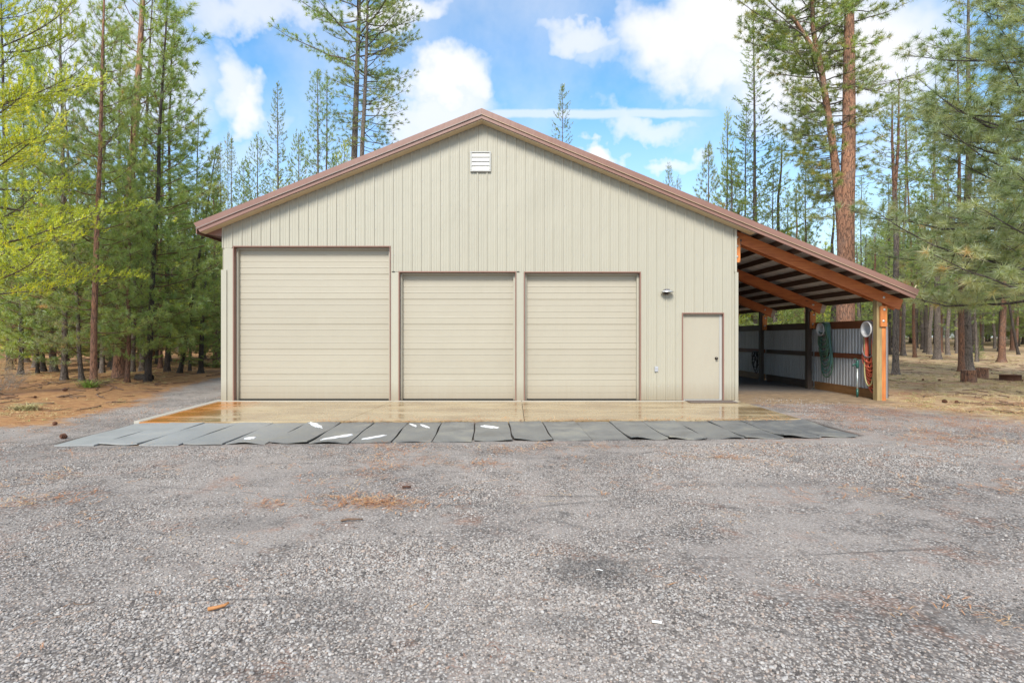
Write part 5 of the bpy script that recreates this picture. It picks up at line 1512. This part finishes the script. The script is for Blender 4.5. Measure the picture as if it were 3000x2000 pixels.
plantpx('lodge0', 715, 1050, 715, 500, 6, top=470, Y=36, rz=3, fol='green', label='low light green pine above the left eave')
plantpx('lodge1', 985, 1050, 985, 480, 6, top=440, Y=35, rz=3, fol='green', label='low green pine behind the slender brown trunk')
# --- spires behind the right roof slope
plantpx('spire0', 1648, 1050, 1648, 245, 7, top=243, Y=46, rz=4, wide=1.0, fol='olive', label='lone narrow spire pine standing against the sky above the right roof slope')
plantpx('lodge1', 1960, 1050, 1960, 500, 5, top=483, Y=40, rz=4, wide=.7, fol='blue', label='small pine tip peeking over the roof ridge right of the lone spire')
plantpx('lodge0', 1986, 1050, 1986, 530, 5, top=522, Y=40, rz=2, wide=.6, fol='blue', label='tiny pine tip just right of the other small tip')
plantpx('spire1', 2215, 1050, 2207, 100, 14, top=22, Y=33, rz=.8, wide=1.15, fol='green', label='tallest spire pine behind the lean-to, left of the twin orange trunks')
plantpx('spire0', 2180, 1050, 2186, 400, 9, top=300, Y=35, rz=2.8, wide=.95, bark='grey', label='olive spire pine left of the tallest spire')
plantpx('young0', 2075, 1050, 2076, 500, 8, top=420, Y=36, rz=2.8, wide=.75, fol='blue', label='blue green pine at the left end of the group behind the lean-to')
plantpx('lodge1', 2128, 1050, 2131, 400, 9, top=325, Y=34, rz=.8, wide=.62, fol='yellow', label='yellow green pine between the blue green pine and the olive spire')
plantpx('lodge0', 2265, 1050, 2265, 500, 8, top=480, Y=31, rz=.8, wide=.9, fol='green', label='low bright green pine directly above the lean-to roof')
plantpx('young1', 2360, 1050, 2360, 600, 8, top=470, Y=30, rz=1.8, wide=.8, fol='green', label='low green pine just left of the twin orange trunks')
# --- the twin orange trunks
Yt = 27
special('ponderosa_pine', 'huge twin trunked orange pine rising behind the lean-to roof',
        [([(2474, 1075), (2478, 700), (2486, 400), (2488, 0), (2490, -300)], .43, .11, 'orange'),
         ([(2472, 860), (2464, 650), (2453, 540), (2437, 402), (2418, 280), (2402, 178), (2350, 90), (2300, 20)], .23, .08, 'orange'),
         ([(2402, 178), (2382, 90), (2378, -60), (2376, -200)], .12, .05, 'rust')],
        [([(2462, 700), (2455, 560), (2437, 402), (2418, 280), (2402, 178), (2350, 90), (2300, 20)], dict(name='crown', seed=71, avoid=.95, H=zy(25, Yt), base=zy(640, Yt), nb=84, blen=lambda t_: 1.5 + 2.2 * t_, e_lo=-.25, e_hi=.4, up=.35, sec=.36, secl=.36, ts=.22, inner=.3, nn=34, nl=.30, nw=.019, back=.15, cone=.8, fol='olive', bark='grey', r_b=.035, azr=(2.3, 4.0, .45))),
         ([(2474, 1075), (2478, 700), (2486, 400), (2488, 0), (2490, -300)], dict(name='crown', seed=72, avoid=.95, H=zy(-290, Yt), base=zy(560, Yt), nb=60, blen=lambda t_: 1.7 + 1.7 * t_, e_lo=-.3, e_hi=.3, up=.4, sec=.36, secl=.36, ts=.22, inner=.32, nn=32, nl=.30, nw=.019, back=.15, cone=.8, fol='olive', bark='grey', r_b=.035, dead=14, dead_h=(8, 15))),
         ([(2402, 178), (2382, 90), (2378, -60), (2376, -200)], dict(name='crown', seed=73, H=zy(-190, Yt), base=zy(180, Yt), nb=30, blen=lambda t_: 2.5, e_lo=0, e_hi=.4, up=.35, sec=.36, secl=.36, ts=.22, inner=.3, nn=32, nl=.30, nw=.019, back=.15, cone=.8, fol='green', bark='grey', r_b=.035))],
        'orange', Y=Yt, bx=2474)
# forked slim pine right of the lean-to tip
special('slender_pine', 'slim pine that forks into two thin stems beside the lean-to roof tip',
        [([(2624, 1097), (2626, 700), (2621, 560)], .115, .08, 'grey'),
         ([(2621, 575), (2614, 420), (2614, 300)], .07, .02, 'rust'), ([(2621, 575), (2632, 420), (2634, 232)], .07, .015, 'rust')],
        [([(2621, 575), (2632, 420), (2634, 232)], dict(name='crown', seed=81, H=zy(232, 22.4), base=zy(640, 22.4) , nb=56, blen=lambda t_: 1.25 * (1 - t_) ** .5 + .3, e_lo=-.25, e_hi=.7, up=.5, sec=.28, secl=.4, ts=.18, nn=18, nl=.14, nw=.014, back=.15, cone=1.2, fol='green', bark='grey', dead=10, dead_h=(4, 8), gap=.2)),
         ([(2621, 575), (2614, 420), (2614, 300)], dict(name='crown', seed=82, H=zy(300, 22.4), base=zy(560, 22.4), nb=26, blen=lambda t_: 1.1 * (1 - t_) ** .5 + .3, e_lo=-.2, e_hi=.6, up=.5, sec=.28, secl=.4, ts=.18, nn=18, nl=.14, nw=.014, back=.15, cone=1.2, fol='olive', bark='grey', gap=.2))],
        'grey', Y=22.4, bx=2624)
# --- trunks of the clearing at right
plantpx('mid1', 2835, 1084, 2836, 500, 26, top=-120, rz=.4, bark='grey', wide=1.25, label='tall pine with a thick sunlit grey trunk right behind the log rounds')
plantpx('mid0', 2816, 1085, 2812, 670, 16, top=120, rz=2.4, bark='rust', wide=.9, fol='blue', label='reddish pine standing tight against the thick grey trunk')
plantpx('mid0', 2746, 1051, 2742, 700, 18, top=300, rz=1.4, bark='grey', wide=.9, label='straight grey trunked pine at the back of the clearing, left of the pair')
plantpx('thin0', 2646, 1042, 2650, 700, 11, top=330, rz=.4, bark='grey', label='pine far back in the clearing just right of the lean-to tip')
plantpx('thin1', 2680, 1046, 2670, 800, 9, top=380, rz=3.4, bark='rust', label='slim reddish pine next to the one behind the lean-to tip')
plantpx('mid1', 2934, 1059, 2937, 900, 17, top=330, rz=5.4, bark='rust', wide=.8, label='brown trunked pine behind the fire ring')
plantpx('thin2', 2861, 1058, 2858, 800, 7, top=420, rz=.7, bark='grey', fol='green', label='thin pine just right of the thick grey trunk, farther back')
plantpx('thin0', 2777, 1042, 2777, 800, 11, top=480, rz=5.7, bark='grey', label='stout short pine in the back row left of the reddish one')
plantpx('thin1', 2984, 1042, 2952, 870, 7, top=500, rz=1.7, bark='dark', label='leaning dark pine at the right edge of the clearing')
plantpx('lodge0', 2866, 1057, 2866, 1010, 5, top=960, rz=1.7, fol='green', label='knee high pine sapling at the foot of the thin pine')
# behind the lean-to opening
plantpx('thin2', 2215, 1058, 2215, 900, 16, Y=34, top=560, rz=1, bark='orange', fol='green', label='orange trunk seen through the farthest lean-to opening')
plantpx('thin0', 2300, 1050, 2302, 950, 8, Y=38, top=560, rz=1, bark='grey', label='grey trunk seen through the second lean-to opening')
plantpx('thin0', 2521, 1048, 2522, 900, 6, Y=40, top=520, rz=2, bark='dark', label='thin dark trunk between the big orange trunks and the corner post')

# --- the woods behind: countable pines in loose rows
rgw = random.Random(2024)
placed = []
def wood_row(n, pxa, pxb, ya, yb, keys, hh, label, group, barks, mind=1.6, fols=(None,)):
    c_ = 0; tries = 0
    while c_ < n and tries < n * 30:
        tries += 1
        Y = ya + (yb - ya) * rgw.random() ** .8; px_ = rgw.uniform(pxa, pxb); x = (px_ - 1480) / F * Y
        if any((x - a) ** 2 + (Y - b_) ** 2 < mind ** 2 for a, b_ in placed): continue
        if -9.5 < x < 11.5 and Y < 29: continue
        placed.append((x, Y)); c_ += 1
        k = rgw.choice(keys); H0 = KIND[k][2]
        bk = rgw.choice(barks)
        plant(k, x, Y, rgw.uniform(*hh), rgw.uniform(.10, .19), rgw.gauss(0, .02), rgw.gauss(0, .02), rgw.uniform(0, 6.28), label.replace('one of the', {'dark': 'dark trunked pine, one of the', 'grey': 'grey trunked pine, one of the', 'rust': 'reddish trunked pine, one of the'}[bk]), {'dark': 'dark trunked ', 'grey': 'grey trunked ', 'rust': 'reddish trunked '}[bk] + group, bk, rgw.choice(fols), wide=rgw.uniform(.85, 1.2))
wood_row(24, -60, 660, 22, 38, ['young0', 'young1', 'young2', 'young0'], (4.5, 12), 'one of the close pines filling the left woods behind the front trunks', 'pines inside the left woods', ['dark', 'dark', 'grey', 'rust'], 1.3, ('green', 'green', 'olive', 'yellow'))
wood_row(30, -150, 680, 40, 80, ['mid0', 'mid1', 'young1', 'thin1'], (12, 19), 'one of the pines at the back of the left woods', 'pines at the back of the left woods', ['dark', 'grey'], 1.6, ('green', 'green', 'olive', 'yellow'))
wood_row(36, 2560, 3080, 42, 64, ['mid0', 'mid1', 'thin0', 'thin1'], (10, 16), 'one of the pines lining the far side of the right clearing', 'pines lining the right clearing', ['grey', 'dark', 'rust'], 1.3, ('green', 'green', 'olive', 'green'))
wood_row(30, 2540, 3100, 62, 100, ['mid0', 'mid1', 'young1'], (12, 18), 'one of the pines deep in the woods beyond the right clearing', 'pines deep beyond the right clearing', ['grey', 'dark'], 1.8, ('green', None))
wood_row(26, 2130, 2560, 32, 60, ['thin0', 'thin1', 'young1', 'lodge0', 'mid0'], (8, 13), 'one of the pines seen through and above the lean-to', 'pines behind the lean-to', ['grey', 'dark', 'rust'], 1.3, ('green', 'olive', 'green', 'yellow'))
wood_row(22, 640, 960, 38, 56, ['mid0', 'lodge1', 'lodge0', 'young1'], (9.5, 14), 'one of the low pines above the left roof slope', 'low pines above the left roof slope', ['grey'], 1.5, ('green', 'green', 'yellow'))

# far wood: one mass of crowns too far to count
pts = []; 
rsf = np.random.RandomState(5)
n = 1500
a = rsf.uniform(-1.25, 1.25, n); rr = rsf.uniform(88, 190, n); X = rr * np.sin(a); Y = rr * np.cos(a)
keep = (Y > 30); X, Y = X[keep], Y[keep]; n = len(X)
src = []
for k in ('mid0', 'young1', 'mid1'):
    tm, cmh, H0, _ = KIND[k]
    v = np.empty(len(cmh.vertices) * 3, np.float32); cmh.vertices.foreach_get('co', v); src.append(cmh)
s_ = rsf.uniform(.75, 1.0, n)
instancer('far_wood', np.stack([X, Y, ground_z(X, Y)], -1), np.stack([X * 0, X * 0, rsf.uniform(0, 6.28, n)], -1), np.stack([s_] * 3, -1), src, label='far pine wood behind everything')

# --- bushes at the left edge and low green plants
m_bush = plain('bare_bush_twigs', (.30, .25, .20), .9, 0, .3, 20)
def bush(px_, py_, h, n, seed, label, mt, nm='dry_bush', spread=.9):
    x, y = P(px_, py_); z = float(ground_z(x, y)); r_ = random.Random(seed); mb = MB()
    def grow(p0, d, l, r, dep):
        q = [p0]; 
        for k in range(3): q.append(q[-1] + d * l / 3 + Vector((r_.gauss(0, .03), r_.gauss(0, .03), r_.gauss(0, .02)))); 
        mb.tube(q, [r, r * .85, r * .7, r * .5], 3, cap=False)
        if dep:
            for _ in range(4): grow(q[r_.choice((1, 2, 3))], (d + Vector((r_.gauss(0, .5), r_.gauss(0, .5), r_.gauss(.1, .3)))).normalized(), l * .6, r * .6, dep - 1)
    for _ in range(n):
        a_ = r_.uniform(0, 6.28); d = Vector((math.cos(a_) * spread, math.sin(a_) * spread, r_.uniform(.5, 1.4))).normalized()
        grow(Vector((r_.gauss(0, .15), r_.gauss(0, .15), 0)), d, h * .6, .006, 2)
    o = mb.build(nm, mt, None, (x, y, z)); tag(o, label, 'bush'); return o
bush(5, 1148, .75, 26, 1, 'bare greyish twiggy bush at the left edge of the needles', m_bush)
bush(-30, 1120, 1.1, 26, 2, 'taller straw coloured bush behind the bare twiggy one at the left edge', plain('straw_bush', (.42, .30, .14), .9, 0, .3, 20))
def grass_clump(px_, py_, h, n, seed, col, label):
    x, y = P(px_, py_); mt = plain('clump_blade_' + str(seed), col, .7, 0, .3, 20)
    me = tuft_mesh(seed, n, h, .8, mt); o = link('grass_clump', me, None, (x, y, float(ground_z(x, y)))); o.scale = (2.6, 1.6, 1); tag(o, label, 'grass clump')
grass_clump(75, 1200, .22, 220, 301, (.40, .36, .17), 'lone dry grass clump on the orange needles at left')
grass_clump(262, 1140, .40, 160, 302, (.24, .36, .06), 'bright green grass blades at the roots of the mossy pine')
for j, (px_, py_) in enumerate([(600, 1075), (635, 1078), (565, 1072)]):
    grass_clump(px_, py_, .5, 260, 310 + j, (.20, .22, .08), ['low green shrubby clump in the middle of the gap beside the shed corner', 'low green shrubby clump touching the shed corner', 'low green shrubby clump left of the other two by the shed'][j])
# spreading roots of the mossy pine
x, y = P(275, 1133, .03); z = float(ground_z(x, y))
root = [o for o in COL.objects if o.get('label', '').startswith('front pine of the left woods')][0]
for a_, l in ((-.3, 1.1), (-.8, .8), (3.6, .6), (2.9, .9), (.2, 1.3), (-2.0, .5)):
    pts = [(0.1 * math.cos(a_), .1 * math.sin(a_), .14), (.25 * math.cos(a_), .25 * math.sin(a_), .02), (.5 * l * math.cos(a_ + .14), .5 * l * math.sin(a_ + .14), -.015), (.8 * l * math.cos(a_ + .02), .8 * l * math.sin(a_ + .02), -.03), (l * math.cos(a_ - .1), l * math.sin(a_ - .1), -.08)]
    o = MB().tube(pts, [.06, .045, .03, .025, .015], 7).build('root', BK['rust'], root)
print('placed trees', len(placed), 'crown faces', TRI[0])
